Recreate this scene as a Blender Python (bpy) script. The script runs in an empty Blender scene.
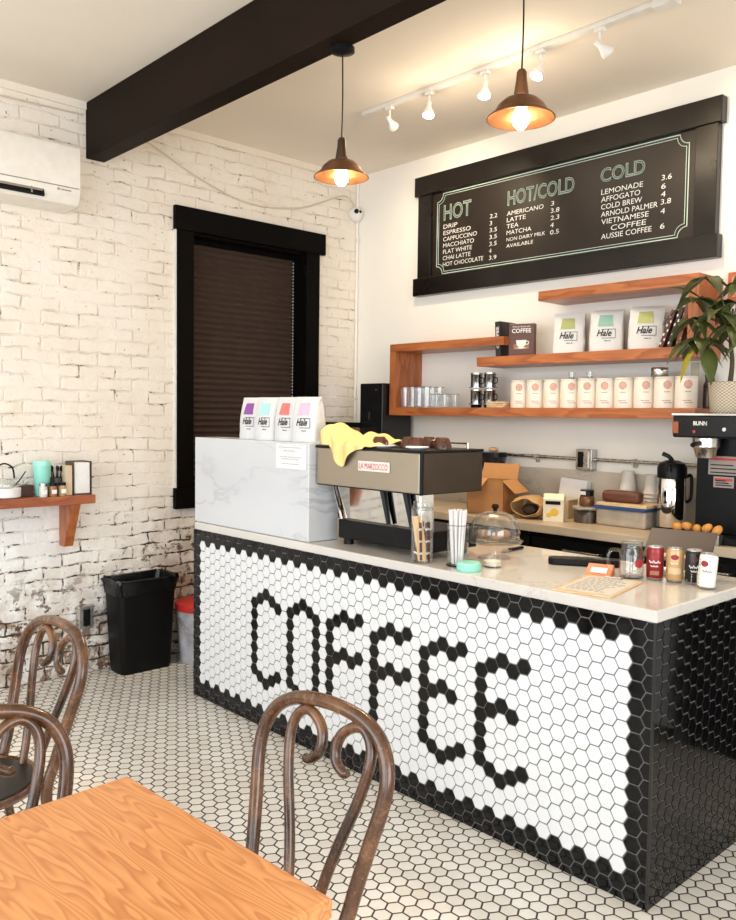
import bpy, bmesh, math, random
from mathutils import Vector, Matrix, Euler
random.seed(7)
SC = bpy.context.scene
COL = SC.collection
PI = math.pi
R = math.radians

# ------------------------------------------------------------------ camera, world, lights, exposure
cd = bpy.data.cameras.new('camera'); cam = bpy.data.objects.new('camera', cd); COL.objects.link(cam)
cd.sensor_fit = 'VERTICAL'; cd.sensor_height = 36.0; cd.lens = 834.9 / 920 * 36.0
cd.clip_start = 0.02
_ya, _pi, _ro = R(47.1083), R(3.0777), R(0.7348)
_fh = Vector((-math.sin(_ya), math.cos(_ya), 0)); _r0 = Vector((math.cos(_ya), math.sin(_ya), 0))
_fw = _fh * math.cos(_pi) - Vector((0, 0, math.sin(_pi))); _u0 = _r0.cross(_fw)
_r = _r0 * math.cos(_ro) + _u0 * math.sin(_ro); _u = _r.cross(_fw)
cam.matrix_world = Matrix(((_r.x, _u.x, -_fw.x, 0), (_r.y, _u.y, -_fw.y, 0), (_r.z, _u.z, -_fw.z, 1.446), (0, 0, 0, 1)))
SC.camera = cam

w = bpy.data.worlds.new('sky'); SC.world = w; w.use_nodes = True
w.node_tree.nodes['Background'].inputs[0].default_value = (0.80, 0.90, 1.0, 1)
w.node_tree.nodes['Background'].inputs[1].default_value = 1.2


def area(name, loc, rot, sx, sy, power, color):
    l = bpy.data.lights.new(name, 'AREA'); l.shape = 'RECTANGLE'; l.size = sx; l.size_y = sy
    l.energy = power; l.color = color
    o = bpy.data.objects.new(name, l); COL.objects.link(o); o.location = loc; o.rotation_euler = rot
    return o


# daylight coming in through the shop windows of the street front (-Y) and the side (+X)
area('daylight_street', (-1.9, -2.55, 1.65), (R(90), 0, R(0)), 3.8, 2.3, 120, (0.87, 0.94, 1.0))
area('daylight_door', (1.4, -2.55, 1.5), (R(90), 0, R(0)), 1.6, 2.4, 52, (0.87, 0.94, 1.0))
area('daylight_side', (2.75, 0.2, 1.7), (R(90), 0, R(90)), 3.0, 1.9, 114, (0.95, 0.97, 0.99))

SC.view_settings.view_transform = 'Standard'
SC.view_settings.look = 'None'
SC.view_settings.gamma = 1.0
SC.view_settings.use_curve_mapping = False
SC.view_settings.exposure = 0.0
SC.cycles.max_bounces = 9
SC.cycles.diffuse_bounces = 5
SC.cycles.glossy_bounces = 4
SC.cycles.transmission_bounces = 6
SC.cycles.transparent_max_bounces = 16
SC.cycles.sample_clamp_indirect = 6.0
SC.cycles.caustics_reflective = False
SC.cycles.caustics_refractive = False
SC.cycles.use_denoising = True


# ------------------------------------------------------------------ materials
class NT:
    def __init__(s, name):
        s.m = bpy.data.materials.new(name); s.m.use_nodes = True
        s.t = s.m.node_tree; s.t.nodes.clear()
        s.out = s.n('ShaderNodeOutputMaterial')

    def n(s, typ, **k):
        nd = s.t.nodes.new(typ)
        for a, b in k.items():
            setattr(nd, a, b)
        return nd

    def l(s, a, b):
        s.t.links.new(a, b)

    def set(s, sock, v):
        if isinstance(v, (int, float)):
            sock.default_value = v
        elif isinstance(v, (tuple, list)):
            sock.default_value = v if len(v) == len(sock.default_value) else (*v, 1)
        else:
            s.l(v, sock)

    def math(s, op, a, b=None, c=None, clamp=False):
        nd = s.n('ShaderNodeMath', operation=op); nd.use_clamp = clamp
        for i, v in enumerate((a, b, c)):
            if v is not None:
                s.set(nd.inputs[i], v)
        return nd.outputs[0]

    def vmath(s, op, a, b=None):
        nd = s.n('ShaderNodeVectorMath', operation=op)
        s.set(nd.inputs[0], a)
        if b is not None:
            s.set(nd.inputs[1], b)
        return nd.outputs[1] if op in ('LENGTH', 'DOT_PRODUCT') else nd.outputs[0]

    def mix(s, f, a, b):
        nd = s.n('ShaderNodeMix', data_type='RGBA')
        s.set(nd.inputs[0], f); s.set(nd.inputs[6], a); s.set(nd.inputs[7], b)
        return nd.outputs[2]

    def obj(s):
        return s.n('ShaderNodeTexCoord').outputs['Object']

    def mapping(s, v, scale=(1, 1, 1), rot=(0, 0, 0), loc=(0, 0, 0)):
        nd = s.n('ShaderNodeMapping'); s.l(v, nd.inputs[0])
        nd.inputs['Scale'].default_value = scale; nd.inputs['Rotation'].default_value = rot
        nd.inputs['Location'].default_value = loc
        return nd.outputs[0]

    def noise(s, v, scale, detail=3, rough=0.5, dist=0.0):
        nd = s.n('ShaderNodeTexNoise'); s.l(v, nd.inputs['Vector'])
        nd.inputs['Scale'].default_value = scale; nd.inputs['Detail'].default_value = detail
        nd.inputs['Roughness'].default_value = rough; nd.inputs['Distortion'].default_value = dist
        return nd.outputs

    def ramp(s, f, stops, interp='LINEAR'):
        nd = s.n('ShaderNodeValToRGB'); nd.color_ramp.interpolation = interp
        e = nd.color_ramp.elements
        while len(e) < len(stops):
            e.new(0.5)
        for i, (p, c) in enumerate(stops):
            e[i].position = p; e[i].color = c if len(c) == 4 else (*c, 1)
        s.l(f, nd.inputs[0])
        return nd.outputs[0]

    def maprange(s, v, a, b, c=0.0, d=1.0):
        nd = s.n('ShaderNodeMapRange'); s.set(nd.inputs[0], v)
        for i, q in enumerate((a, b, c, d)):
            s.set(nd.inputs[i + 1], q)
        return nd.outputs[0]

    def bump(s, hgt, strength=0.3, dist=0.01):
        nd = s.n('ShaderNodeBump'); nd.inputs['Strength'].default_value = strength
        nd.inputs['Distance'].default_value = dist; s.l(hgt, nd.inputs['Height'])
        return nd.outputs[0]

    def pbr(s, color, rough=0.5, metal=0.0, normal=None, spec=0.5, coat=0.0):
        b = s.n('ShaderNodeBsdfPrincipled')
        s.set(b.inputs['Base Color'], color); s.set(b.inputs['Roughness'], rough); s.set(b.inputs['Metallic'], metal)
        b.inputs['Specular IOR Level'].default_value = spec; b.inputs['Coat Weight'].default_value = coat
        b.inputs['Coat Roughness'].default_value = 0.15
        if normal is not None:
            s.l(normal, b.inputs['Normal'])
        s.l(b.outputs[0], s.out.inputs[0])
        return b


MC = {}


def plain(name, color, rough=0.5, metal=0.0, spec=0.5, var=0.05, scale=14, bump=0.0, coat=0.0):
    """A procedural surface: flat colour with a faint noise of tone and gloss."""
    if name in MC:
        return MC[name]
    t = NT(name); v = t.obj(); nz = t.noise(v, scale, 3)[0]
    lo = tuple(max(0, c * (1 - var)) for c in color); hi = tuple(min(1, c * (1 + var)) for c in color)
    nm = t.bump(t.noise(v, scale * 6, 2)[0], bump, 0.004) if bump else None
    t.pbr(t.ramp(nz, [(0.3, lo), (0.7, hi)]), t.maprange(nz, 0.2, 0.8, max(0.02, rough - 0.05), min(1, rough + 0.05)), metal, nm, spec, coat)
    MC[name] = t.m
    return t.m


def wood(name, dark, mid, light, axis='X', scale=1.0, rough=0.4, coat=0.0, ring=9.0):
    """Plain-sawn wood: growth rings cut lengthwise plus fine pores."""
    if name in MC:
        return MC[name]
    t = NT(name); v = t.obj()
    rot = {'X': (0, 0, 0), 'Y': (0, 0, R(90)), 'Z': (0, R(90), 0)}[axis]
    p = t.mapping(v, (scale, scale, scale), rot)
    q = t.mapping(p, (0.5, 3.2, 3.2))
    wob = t.noise(q, 2.4, 3, 0.55)[0]
    rings = t.math('FRACT', t.math('MULTIPLY', wob, ring))
    g = t.math('SMOOTH_MIN', rings, t.math('MULTIPLY', t.math('SUBTRACT', 1.0, rings), 5.0), 0.15)
    pore = t.noise(t.mapping(p, (5, 130, 130)), 1.0, 2, 0.6)[0]
    big = t.noise(t.mapping(p, (0.6, 2, 2)), 1.5, 2)[0]
    c = t.ramp(g, [(0.0, light), (0.45, mid), (0.85, dark)])
    c = t.mix(t.maprange(pore, 0.52, 0.72, 0.0, 0.45), c, dark)
    c = t.mix(t.maprange(big, 0.35, 0.7, 0.0, 0.3), c, light)
    t.pbr(c, rough, 0, t.bump(pore, 0.08, 0.002), 0.5, coat)
    MC[name] = t.m
    return t.m


def marble(name, base, vein, amount=0.5, scale=3.0, rough=0.15):
    if name in MC:
        return MC[name]
    t = NT(name); v = t.obj()
    d = t.noise(v, scale, 5, 0.6)[1]
    off = t.n('ShaderNodeVectorMath', operation='SCALE'); t.l(t.vmath('SUBTRACT', d, (0.5, 0.5, 0.5)), off.inputs[0]); off.inputs[3].default_value = 0.3
    v2 = t.vmath('ADD', t.mapping(v, (0.55, 0.55, 1.5), (0.3, R(35), 0.5)), off.outputs[0])
    n1 = t.noise(v2, scale * 1.1, 6, 0.6, 0.8)[0]
    ridge = t.math('ABSOLUTE', t.math('SUBTRACT', n1, 0.5))
    veins = t.maprange(ridge, 0.0, 0.022, 1.0, 0.0)
    cloud = t.maprange(t.noise(v2, scale * 0.7, 4)[0], 0.35, 0.75)
    c = t.mix(t.math('MULTIPLY', cloud, amount * 0.5), base, vein)
    patch = t.maprange(t.noise(v, scale * 0.9, 2)[0], 0.45, 0.62)
    c = t.mix(t.math('MULTIPLY', t.math('MULTIPLY', veins, amount), patch), c, vein)
    t.pbr(c, rough, 0, None, 0.5)
    MC[name] = t.m
    return t.m


def glass(name, tint=(1, 1, 1), refl=0.9):
    """Clear glass: see-through with bright edges and grazing reflections."""
    if name in MC:
        return MC[name]
    t = NT(name)
    tr = t.n('ShaderNodeBsdfTransparent'); tr.inputs[0].default_value = (*tint, 1)
    gl = t.n('ShaderNodeBsdfGlossy'); gl.inputs['Roughness'].default_value = 0.03
    gl.inputs[0].default_value = (refl, refl, refl, 1)
    lw = t.n('ShaderNodeLayerWeight'); lw.inputs[0].default_value = 0.5
    fac = t.math('ADD', t.math('MULTIPLY', t.math('POWER', lw.outputs[1], 3.0), 0.75), 0.045, clamp=True)
    mx = t.n('ShaderNodeMixShader'); t.l(fac, mx.inputs[0]); t.l(tr.outputs[0], mx.inputs[1]); t.l(gl.outputs[0], mx.inputs[2])
    t.l(mx.outputs[0], t.out.inputs[0])
    MC[name] = t.m
    return t.m


def emit(name, color, strength):
    if name in MC:
        return MC[name]
    t = NT(name); e = t.n('ShaderNodeEmission'); e.inputs[0].default_value = (*color, 1); e.inputs[1].default_value = strength
    t.l(e.outputs[0], t.out.inputs[0]); MC[name] = t.m
    return t.m


def hex_floor():
    t = NT('hex_floor'); v = t.obj(); d = 0.0535
    sx = math.sqrt(3) * d
    p = t.vmath('ADD', t.vmath('MULTIPLY', t.mapping(v, (1, 1, 1), (0, 0, 0), (0.011, 0.02, 0)), (1, 1, 0)), (sx * 200, d * 200, 0))
    s = (sx, d, 1.0); hs = (sx / 2, d / 2, 0.0)
    a = t.vmath('SUBTRACT', t.vmath('MODULO', p, s), hs)
    b = t.vmath('SUBTRACT', t.vmath('MODULO', t.vmath('ADD', p, hs), s), hs)
    la = t.vmath('LENGTH', a); lb = t.vmath('LENGTH', b)
    cl = t.math('LESS_THAN', lb, la)
    mx = t.n('ShaderNodeMix', data_type='VECTOR'); t.l(cl, mx.inputs[0]); t.l(a, mx.inputs[4]); t.l(b, mx.inputs[5])
    g = mx.outputs[1]
    ag = t.vmath('ABSOLUTE', g)
    sp = t.n('ShaderNodeSeparateXYZ'); t.l(ag, sp.inputs[0])
    m = t.math('MAXIMUM', sp.outputs[1], t.math('ADD', t.math('MULTIPLY', sp.outputs[0], 0.8660254), t.math('MULTIPLY', sp.outputs[1], 0.5)))
    tile = t.maprange(m, d / 2 - 0.0024, d / 2 - 0.0034)
    idv = t.vmath('SUBTRACT', p, g)
    wn = t.n('ShaderNodeTexWhiteNoise', noise_dimensions='2D')
    t.l(t.vmath('SNAP', t.vmath('ADD', idv, (0.004, 0.004, 0)), (0.012, 0.012, 1.0)), wn.inputs['Vector'])
    tone = t.ramp(wn.outputs[0], [(0.0, (0.70, 0.66, 0.60)), (0.5, (0.77, 0.74, 0.69)), (1.0, (0.81, 0.79, 0.75))])
    dirt = t.maprange(t.noise(v, 1.6, 4, 0.6)[0], 0.42, 0.75, 0.0, 0.28)
    tone = t.mix(dirt, tone, (0.55, 0.45, 0.33))
    grout = t.mix(t.noise(v, 5, 2)[0], (0.025, 0.02, 0.017), (0.07, 0.055, 0.045))
    c = t.mix(tile, grout, tone)
    hgt = t.maprange(m, d / 2 - 0.0018, d / 2 - 0.005)
    t.pbr(c, t.maprange(tile, 0, 1, 0.9, 0.30), 0, t.bump(hgt, 0.35, 0.002), 0.4)
    return t.m


def brick_wall():
    t = NT('painted_brick'); v = t.obj()
    s = t.n('ShaderNodeSeparateXYZ'); t.l(v, s.inputs[0])
    y, z = s.outputs[1], s.outputs[2]
    cb = t.n('ShaderNodeCombineXYZ'); t.l(y, cb.inputs[0]); t.l(z, cb.inputs[1])
    p0 = cb.outputs[0]

    def wob(scale, amt, detail):
        d = t.vmath('SUBTRACT', t.noise(p0, scale, detail, 0.6)[1], (0.5, 0.5, 0.5))
        q = t.n('ShaderNodeVectorMath', operation='SCALE'); t.l(d, q.inputs[0]); q.inputs[3].default_value = amt
        return q.outputs[0]
    p = t.vmath('ADD', t.vmath('ADD', p0, wob(3.0, 0.05, 2)), t.vmath('ADD', wob(14.0, 0.026, 4), wob(48.0, 0.011, 3)))

    def brick(mortar, smooth):
        b = t.n('ShaderNodeTexBrick'); t.l(p, b.inputs['Vector'])
        b.inputs['Scale'].default_value = 1.0; b.inputs['Brick Width'].default_value = 0.205
        b.inputs['Row Height'].default_value = 0.068; b.inputs['Mortar Size'].default_value = mortar
        b.inputs['Mortar Smooth'].default_value = smooth
        b.inputs['Color1'].default_value = (0.0, 0, 0, 1); b.inputs['Color2'].default_value = (1, 1, 1, 1)
        return b
    b1 = brick(0.0085, 0.9); b2 = brick(0.0036, 0.35)
    nA = t.noise(p0, 2.6, 5, 0.65)[0]; nB = t.noise(p0, 13, 5, 0.68)[0]; nC = t.noise(p0, 42, 3, 0.6)[0]; nD = t.noise(p0, 6.0, 4, 0.6)[0]
    # paint is worn and open towards the floor and in the corner by the bar
    low = t.maprange(z, 0.85, 0.05)
    corner = t.math('MULTIPLY', t.maprange(y, 1.7, 2.6), t.maprange(z, 1.05, 0.55))
    worn = t.math('MAXIMUM', low, t.math('MULTIPLY', corner, 0.85))
    mid = t.maprange(z, 1.9, 0.9)
    thr = t.math('SUBTRACT', t.math('SUBTRACT', 0.575, t.math('MULTIPLY', mid, 0.028)), t.math('MULTIPLY', worn, 0.12))
    sel = t.math('ADD', t.math('ADD', t.math('MULTIPLY', nD, 0.35), t.math('MULTIPLY', nB, 0.35)), t.math('MULTIPLY', t.noise(p0, 26, 4, 0.7)[0], 0.30))
    joint = t.math('MULTIPLY', b2.outputs['Fac'], t.maprange(sel, thr, t.math('ADD', thr, 0.03)))
    thr2 = t.math('SUBTRACT', t.math('SUBTRACT', 0.665, t.math('MULTIPLY', mid, 0.018)), t.math('MULTIPLY', worn, 0.145))
    flake = t.maprange(t.math('ADD', t.math('MULTIPLY', nA, 0.35), t.math('MULTIPLY', nB, 0.65)), thr2, t.math('ADD', thr2, 0.025))
    pits = t.maprange(nC, 0.675, 0.705)
    base = t.ramp(nA, [(0.3, (0.82, 0.735, 0.635)), (0.55, (0.865, 0.80, 0.715)), (0.8, (0.88, 0.835, 0.77))])
    base = t.mix(t.math('MULTIPLY', b1.outputs['Color'], 0.10), base, (0.80, 0.70, 0.57))
    base = t.mix(t.math('MULTIPLY', t.maprange(z, 1.3, 0.75, 0.0, 0.95), t.maprange(y, 2.5, 1.6, 0.25, 1.0)), base, (0.855, 0.875, 0.885))  # bluish daylight on the lower wall, painted into the base colour
    stain = t.maprange(t.noise(p0, 4.5, 5, 0.72)[0], 0.60, 0.76, 0, 0.55)
    base = t.mix(stain, base, (0.70, 0.54, 0.38))
    crease = t.math('MULTIPLY', b1.outputs['Fac'], t.maprange(nD, 0.44, 0.64, 0.0, 0.5))
    base = t.mix(crease, base, (0.60, 0.49, 0.37))
    grime = t.math('MULTIPLY', worn, t.maprange(t.noise(p0, 8, 5, 0.7)[0], 0.38, 0.58, 0.0, 0.85))
    base = t.mix(grime, base, (0.36, 0.27, 0.20))
    c = t.mix(t.math('MULTIPLY', flake, 0.9), base, t.mix(nB, (0.09, 0.05, 0.032), (0.30, 0.18, 0.11)))
    c = t.mix(t.math('MULTIPLY', pits, 0.75), c, (0.12, 0.08, 0.055))
    hole = t.math('MULTIPLY', t.maprange(t.noise(p, 9, 5, 0.72)[0], 0.565, 0.60), t.maprange(worn, 0.25, 0.6), clamp=True)
    c = t.mix(hole, c, t.mix(nC, (0.02, 0.012, 0.009), (0.22, 0.135, 0.085)))
    gap = t.math('MULTIPLY', t.maprange(b1.outputs['Fac'], 0.35, 0.6), t.math('MULTIPLY', worn, t.maprange(sel, 0.47, 0.54, 0.0, 1.6)), clamp=True)
    c = t.mix(gap, c, t.mix(nC, (0.02, 0.012, 0.009), (0.16, 0.10, 0.065)))
    c = t.mix(joint, c, (0.035, 0.022, 0.016))
    h = t.math('SUBTRACT', 1.0, t.math('MULTIPLY', b1.outputs['Fac'], t.maprange(nD, 0.38, 0.62, 0.08, 1.0)))
    h = t.math('ADD', h, t.math('MULTIPLY', nB, 1.3))
    h = t.math('ADD', h, t.math('MULTIPLY', nD, 1.2))
    h = t.math('SUBTRACT', h, t.math('MULTIPLY', t.math('MAXIMUM', flake, joint), 0.9))
    t.pbr(c, 0.62, 0, t.bump(h, 0.6, 0.010), 0.3)
    return t.m


M_black = plain('black_plastic', (0.006, 0.006, 0.0065), 0.35, spec=0.18)
M_blackm = plain('black_paint', (0.005, 0.0046, 0.0046), 0.45, spec=0.14)
M_casing = plain('casing_paint', (0.0030, 0.0024, 0.0022), 0.55, spec=0.06)
M_beam = plain('beam_paint', (0.0125, 0.0068, 0.004), 0.6, spec=0.08, var=0.3, scale=4, bump=0.15)
M_white = plain('white_plastic', (0.80, 0.78, 0.74), 0.4)
M_paper = plain('white_paper', (0.76, 0.755, 0.75), 0.7)
M_steel = plain('brushed_steel', (0.55, 0.53, 0.50), 0.28, 1.0, var=0.08, scale=30)
M_chrome = plain('chrome', (0.78, 0.78, 0.78), 0.08, 1.0)
M_wall = plain('plaster_wall', (0.88, 0.85, 0.79), 0.7, var=0.015, scale=3)
M_ceil = plain('ceiling_paint', (0.84, 0.765, 0.66), 0.8, var=0.02, scale=2)
M_marble = marble('white_marble', (0.62, 0.635, 0.66), (0.27, 0.28, 0.31), 0.5, 1.5, 0.2)
M_slab = marble('counter_marble', (0.64, 0.61, 0.575), (0.40, 0.36, 0.32), 0.55, 3.4, 0.10)
M_splash = marble('backsplash_marble', (0.62, 0.56, 0.47), (0.36, 0.30, 0.24), 0.7, 4.5, 0.3)
M_cherry = wood('cherry_wood', (0.26, 0.065, 0.017), (0.40, 0.115, 0.030), (0.48, 0.16, 0.045), 'X', 1.0, 0.38, 0.15, 7)
M_cherryz = wood('cherry_wood_upright', (0.24, 0.06, 0.016), (0.36, 0.10, 0.027), (0.44, 0.145, 0.042), 'Z', 1.0, 0.38, 0.15, 7)
M_cherryy = wood('cherry_wood_ledge', (0.20, 0.05, 0.018), (0.30, 0.08, 0.026), (0.36, 0.11, 0.038), 'Y', 1.0, 0.4, 0.1, 7)
M_oak = wood('oak_tabletop', (0.47, 0.165, 0.048), (0.62, 0.26, 0.085), (0.68, 0.315, 0.115), 'X', 1.0, 0.34, 0.1, 26)
def bent_mat():
    t = NT('bentwood'); v = t.obj()
    a = t.noise(v, 7, 4, 0.6)[0]; b = t.noise(v, 55, 3, 0.65)[0]
    c = t.ramp(t.math('ADD', t.math('MULTIPLY', a, 0.75), t.math('MULTIPLY', b, 0.25)), [(0.36, (0.026, 0.009, 0.003)), (0.5, (0.085, 0.032, 0.011)), (0.66, (0.20, 0.088, 0.034))])
    t.pbr(c, t.maprange(b, 0.3, 0.7, 0.18, 0.3), 0, t.bump(b, 0.05, 0.002), 0.5, 0.3)
    return t.m


M_bent = bent_mat()
M_ply = wood('light_ply', (0.52, 0.34, 0.17), (0.66, 0.47, 0.27), (0.72, 0.55, 0.35), 'X', 3.0, 0.5)
M_card = plain('cardboard', (0.42, 0.20, 0.075), 0.75, var=0.08)
M_kraft = plain('kraft_paper', (0.50, 0.31, 0.14), 0.8, var=0.1)
M_glass = glass('clear_glass', (0.982, 0.988, 0.988), 1.0)
M_gedge = glass('glass_edge', (0.72, 0.75, 0.75), 1.0)
M_bulb = emit('warm_bulb', (1.0, 0.80, 0.52), 45)
M_spotlit = emit('spot_face', (1.0, 0.85, 0.62), 60)


# ------------------------------------------------------------------ mesh builder
class MB:
    def __init__(s):
        s.b = bmesh.new(); s.mi = 0

    def _xf(s, vs, loc, rot):
        m = Matrix.Translation(Vector(loc)) @ Euler(rot).to_matrix().to_4x4()
        bmesh.ops.transform(s.b, matrix=m, verts=vs)

    def _mat(s, vs):
        fs = {f for v in vs for f in v.link_faces}
        for f in fs:
            f.material_index = s.mi

    def box(s, c, d, rot=(0, 0, 0)):
        r = bmesh.ops.create_cube(s.b, size=1.0); vs = r['verts']
        bmesh.ops.scale(s.b, vec=d, verts=vs); s._xf(vs, c, rot); s._mat(vs)
        return s

    def bb(s, x0, x1, y0, y1, z0, z1):
        return s.box(((x0 + x1) / 2, (y0 + y1) / 2, (z0 + z1) / 2), (abs(x1 - x0), abs(y1 - y0), abs(z1 - z0)))

    def lathe(s, prof, loc=(0, 0, 0), rot=(0, 0, 0), seg=28, sx=1.0, sy=1.0, close=False):
        """prof: (radius, z) from bottom to top; radius 0 makes a pole."""
        rings = []; allv = []
        for r, z in prof:
            if r <= 1e-6:
                v = [s.b.verts.new((0, 0, z))]
            else:
                v = [s.b.verts.new((r * sx * math.cos(2 * PI * i / seg), r * sy * math.sin(2 * PI * i / seg), z)) for i in range(seg)]
            rings.append(v); allv += v
        prs = list(zip(rings, rings[1:]))
        if close:
            prs.append((rings[-1], rings[0]))
        for a, c in prs:
            if len(a) == 1 and len(c) == 1:
                continue
            for i in range(seg):
                j = (i + 1) % seg
                q = [a[i], a[j], c[j], c[i]] if len(a) > 1 and len(c) > 1 else ([a[0], c[j], c[i]] if len(a) == 1 else [a[i], a[j], c[0]])
                try:
                    s.b.faces.new(q).material_index = s.mi
                except ValueError:
                    pass
        s._xf(allv, loc, rot)
        return s

    def cyl(s, r, z0, z1, loc=(0, 0, 0), rot=(0, 0, 0), seg=24, r2=None):
        r2 = r if r2 is None else r2
        return s.lathe([(0, z0), (r, z0), (r2, z1), (0, z1)], loc, rot, seg)

    def tube(s, pts, rad, seg=10, smooth=True, n=6, sq=1.0):
        """A round bar along a path; rad a number or one per point."""
        P = [Vector(p) for p in pts]
        Rr = rad if isinstance(rad, (list, tuple)) else [rad] * len(P)
        if smooth and len(P) > 2:
            Q = []; QR = []
            for i in range(len(P) - 1):
                a = P[max(i - 1, 0)]; b = P[i]; c = P[i + 1]; d = P[min(i + 2, len(P) - 1)]
                for k in range(n):
                    t = k / n
                    Q.append(0.5 * ((2 * b) + (c - a) * t + (2 * a - 5 * b + 4 * c - d) * t * t + (3 * b - a - 3 * c + d) * t ** 3))
                    QR.append(Rr[i] * (1 - t) + Rr[i + 1] * t)
            Q.append(P[-1]); QR.append(Rr[-1]); P, Rr = Q, QR
        tan = [(P[min(i + 1, len(P) - 1)] - P[max(i - 1, 0)]).normalized() for i in range(len(P))]
        up = Vector((0, 0, 1)) if abs(tan[0].z) < 0.9 else Vector((1, 0, 0))
        nrm = (up - tan[0] * up.dot(tan[0])).normalized(); rings = []
        for i in range(len(P)):
            if i:
                nrm = (nrm - tan[i] * nrm.dot(tan[i]))
                nrm = nrm.normalized() if nrm.length > 1e-6 else tan[i].orthogonal().normalized()
            bn = tan[i].cross(nrm)
            rings.append([s.b.verts.new(P[i] + nrm * (Rr[i] * sq * math.cos(2 * PI * k / seg)) + bn * (Rr[i] * math.sin(2 * PI * k / seg))) for k in range(seg)])
        for a, c in zip(rings, rings[1:]):
            for k in range(seg):
                j = (k + 1) % seg
                s.b.faces.new([a[k], a[j], c[j], c[k]]).material_index = s.mi
        for rg, fl in ((rings[0], True), (rings[-1], False)):
            f = s.b.faces.new(rg[::-1] if fl else rg); f.material_index = s.mi
        return s

    def prism(s, poly, z0, z1, loc=(0, 0, 0), rot=(0, 0, 0)):
        a = [s.b.verts.new((x, y, z0)) for x, y in poly]; c = [s.b.verts.new((x, y, z1)) for x, y in poly]
        n = len(poly)
        fs = [s.b.faces.new(a[::-1]), s.b.faces.new(c)] + [s.b.faces.new([a[i], a[(i + 1) % n], c[(i + 1) % n], c[i]]) for i in range(n)]
        for f in fs:
            f.material_index = s.mi
        s._xf(a + c, loc, rot)
        return s

    def face(s, pts):
        f = s.b.faces.new([s.b.verts.new(p) for p in pts]); f.material_index = s.mi
        return s

    def grid(s, fn, nu, nv):
        V = [[s.b.verts.new(fn(i / nu, j / nv)) for j in range(nv + 1)] for i in range(nu + 1)]
        for i in range(nu):
            for j in range(nv):
                s.b.faces.new([V[i][j], V[i + 1][j], V[i + 1][j + 1], V[i][j + 1]]).material_index = s.mi
        return s

    def sphere(s, r, loc=(0, 0, 0), sc=(1, 1, 1), rot=(0, 0, 0), seg=16):
        v = bmesh.ops.create_uvsphere(s.b, u_segments=seg, v_segments=max(6, seg // 2), radius=r)['verts']
        bmesh.ops.scale(s.b, vec=sc, verts=v); s._xf(v, loc, rot); s._mat(v)
        return s

    def mat(s, i):
        s.mi = i
        return s

    def build(s, name, mats, parent=None, loc=None, rot=None, smooth=40, bevel=0.0, seg=2, solid=0.0):
        me = bpy.data.meshes.new(name)
        bmesh.ops.recalc_face_normals(s.b, faces=s.b.faces)
        if smooth:
            for f in s.b.faces:
                f.smooth = True
            for e in s.b.edges:
                if len(e.link_faces) == 2 and e.calc_face_angle(0) > R(smooth):
                    e.smooth = False
        s.b.to_mesh(me); s.b.free()
        for m in (mats if isinstance(mats, (list, tuple)) else [mats]):
            me.materials.append(m)
        o = bpy.data.objects.new(name, me); COL.objects.link(o)
        if parent:
            o.parent = parent
        if loc:
            o.location = loc
        if rot:
            o.rotation_euler = rot
        if solid:
            md = o.modifiers.new('thick', 'SOLIDIFY'); md.thickness = solid; md.offset = 0
        if bevel:
            md = o.modifiers.new('edge', 'BEVEL'); md.width = bevel; md.segments = seg; md.limit_method = 'ANGLE'; md.angle_limit = R(50)
        return o


def tag(o, label, cat, group=None):
    o['label'] = label; o['category'] = cat
    if group:
        o['group'] = group
    return o


def thing(name, label, cat, loc=(0, 0, 0), rz=0.0, group=None, rot=None):
    o = bpy.data.objects.new(name, None); COL.objects.link(o); o.empty_display_size = 0.05
    o.location = loc; o.rotation_euler = rot if rot else (0, 0, rz)
    return tag(o, label, cat, group)


def struct(o):
    o['kind'] = 'structure'
    return o


def dup(root, loc, rz=None, label=None, rot=None):
    c = root.copy(); COL.objects.link(c); c.location = loc
    if rot is not None:
        c.rotation_euler = rot
    elif rz is not None:
        c.rotation_euler = (0, 0, rz)
    if label:
        c['label'] = label

    def kids(a, b):
        for ch in list(a.children):
            d = ch.copy(); COL.objects.link(d); d.parent = b
            kids(ch, d)
    kids(root, c)
    return c


def text_mesh(body, mode='fill', bold=0.0, shear=0.0):
    cu = bpy.data.curves.new('lettering', 'FONT'); cu.body = body; cu.size = 1.0; cu.shear = shear
    cu.resolution_u = 3
    if mode == 'outline':
        cu.fill_mode = 'NONE'; cu.bevel_depth = 0.028; cu.bevel_resolution = 0
    else:
        cu.offset = bold
    o = bpy.data.objects.new('lettering', cu); COL.objects.link(o)
    bpy.context.view_layer.update()
    me = bpy.data.meshes.new_from_object(o.evaluated_get(bpy.context.evaluated_depsgraph_get()))
    bpy.data.objects.remove(o); bpy.data.curves.remove(cu)
    return me


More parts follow.
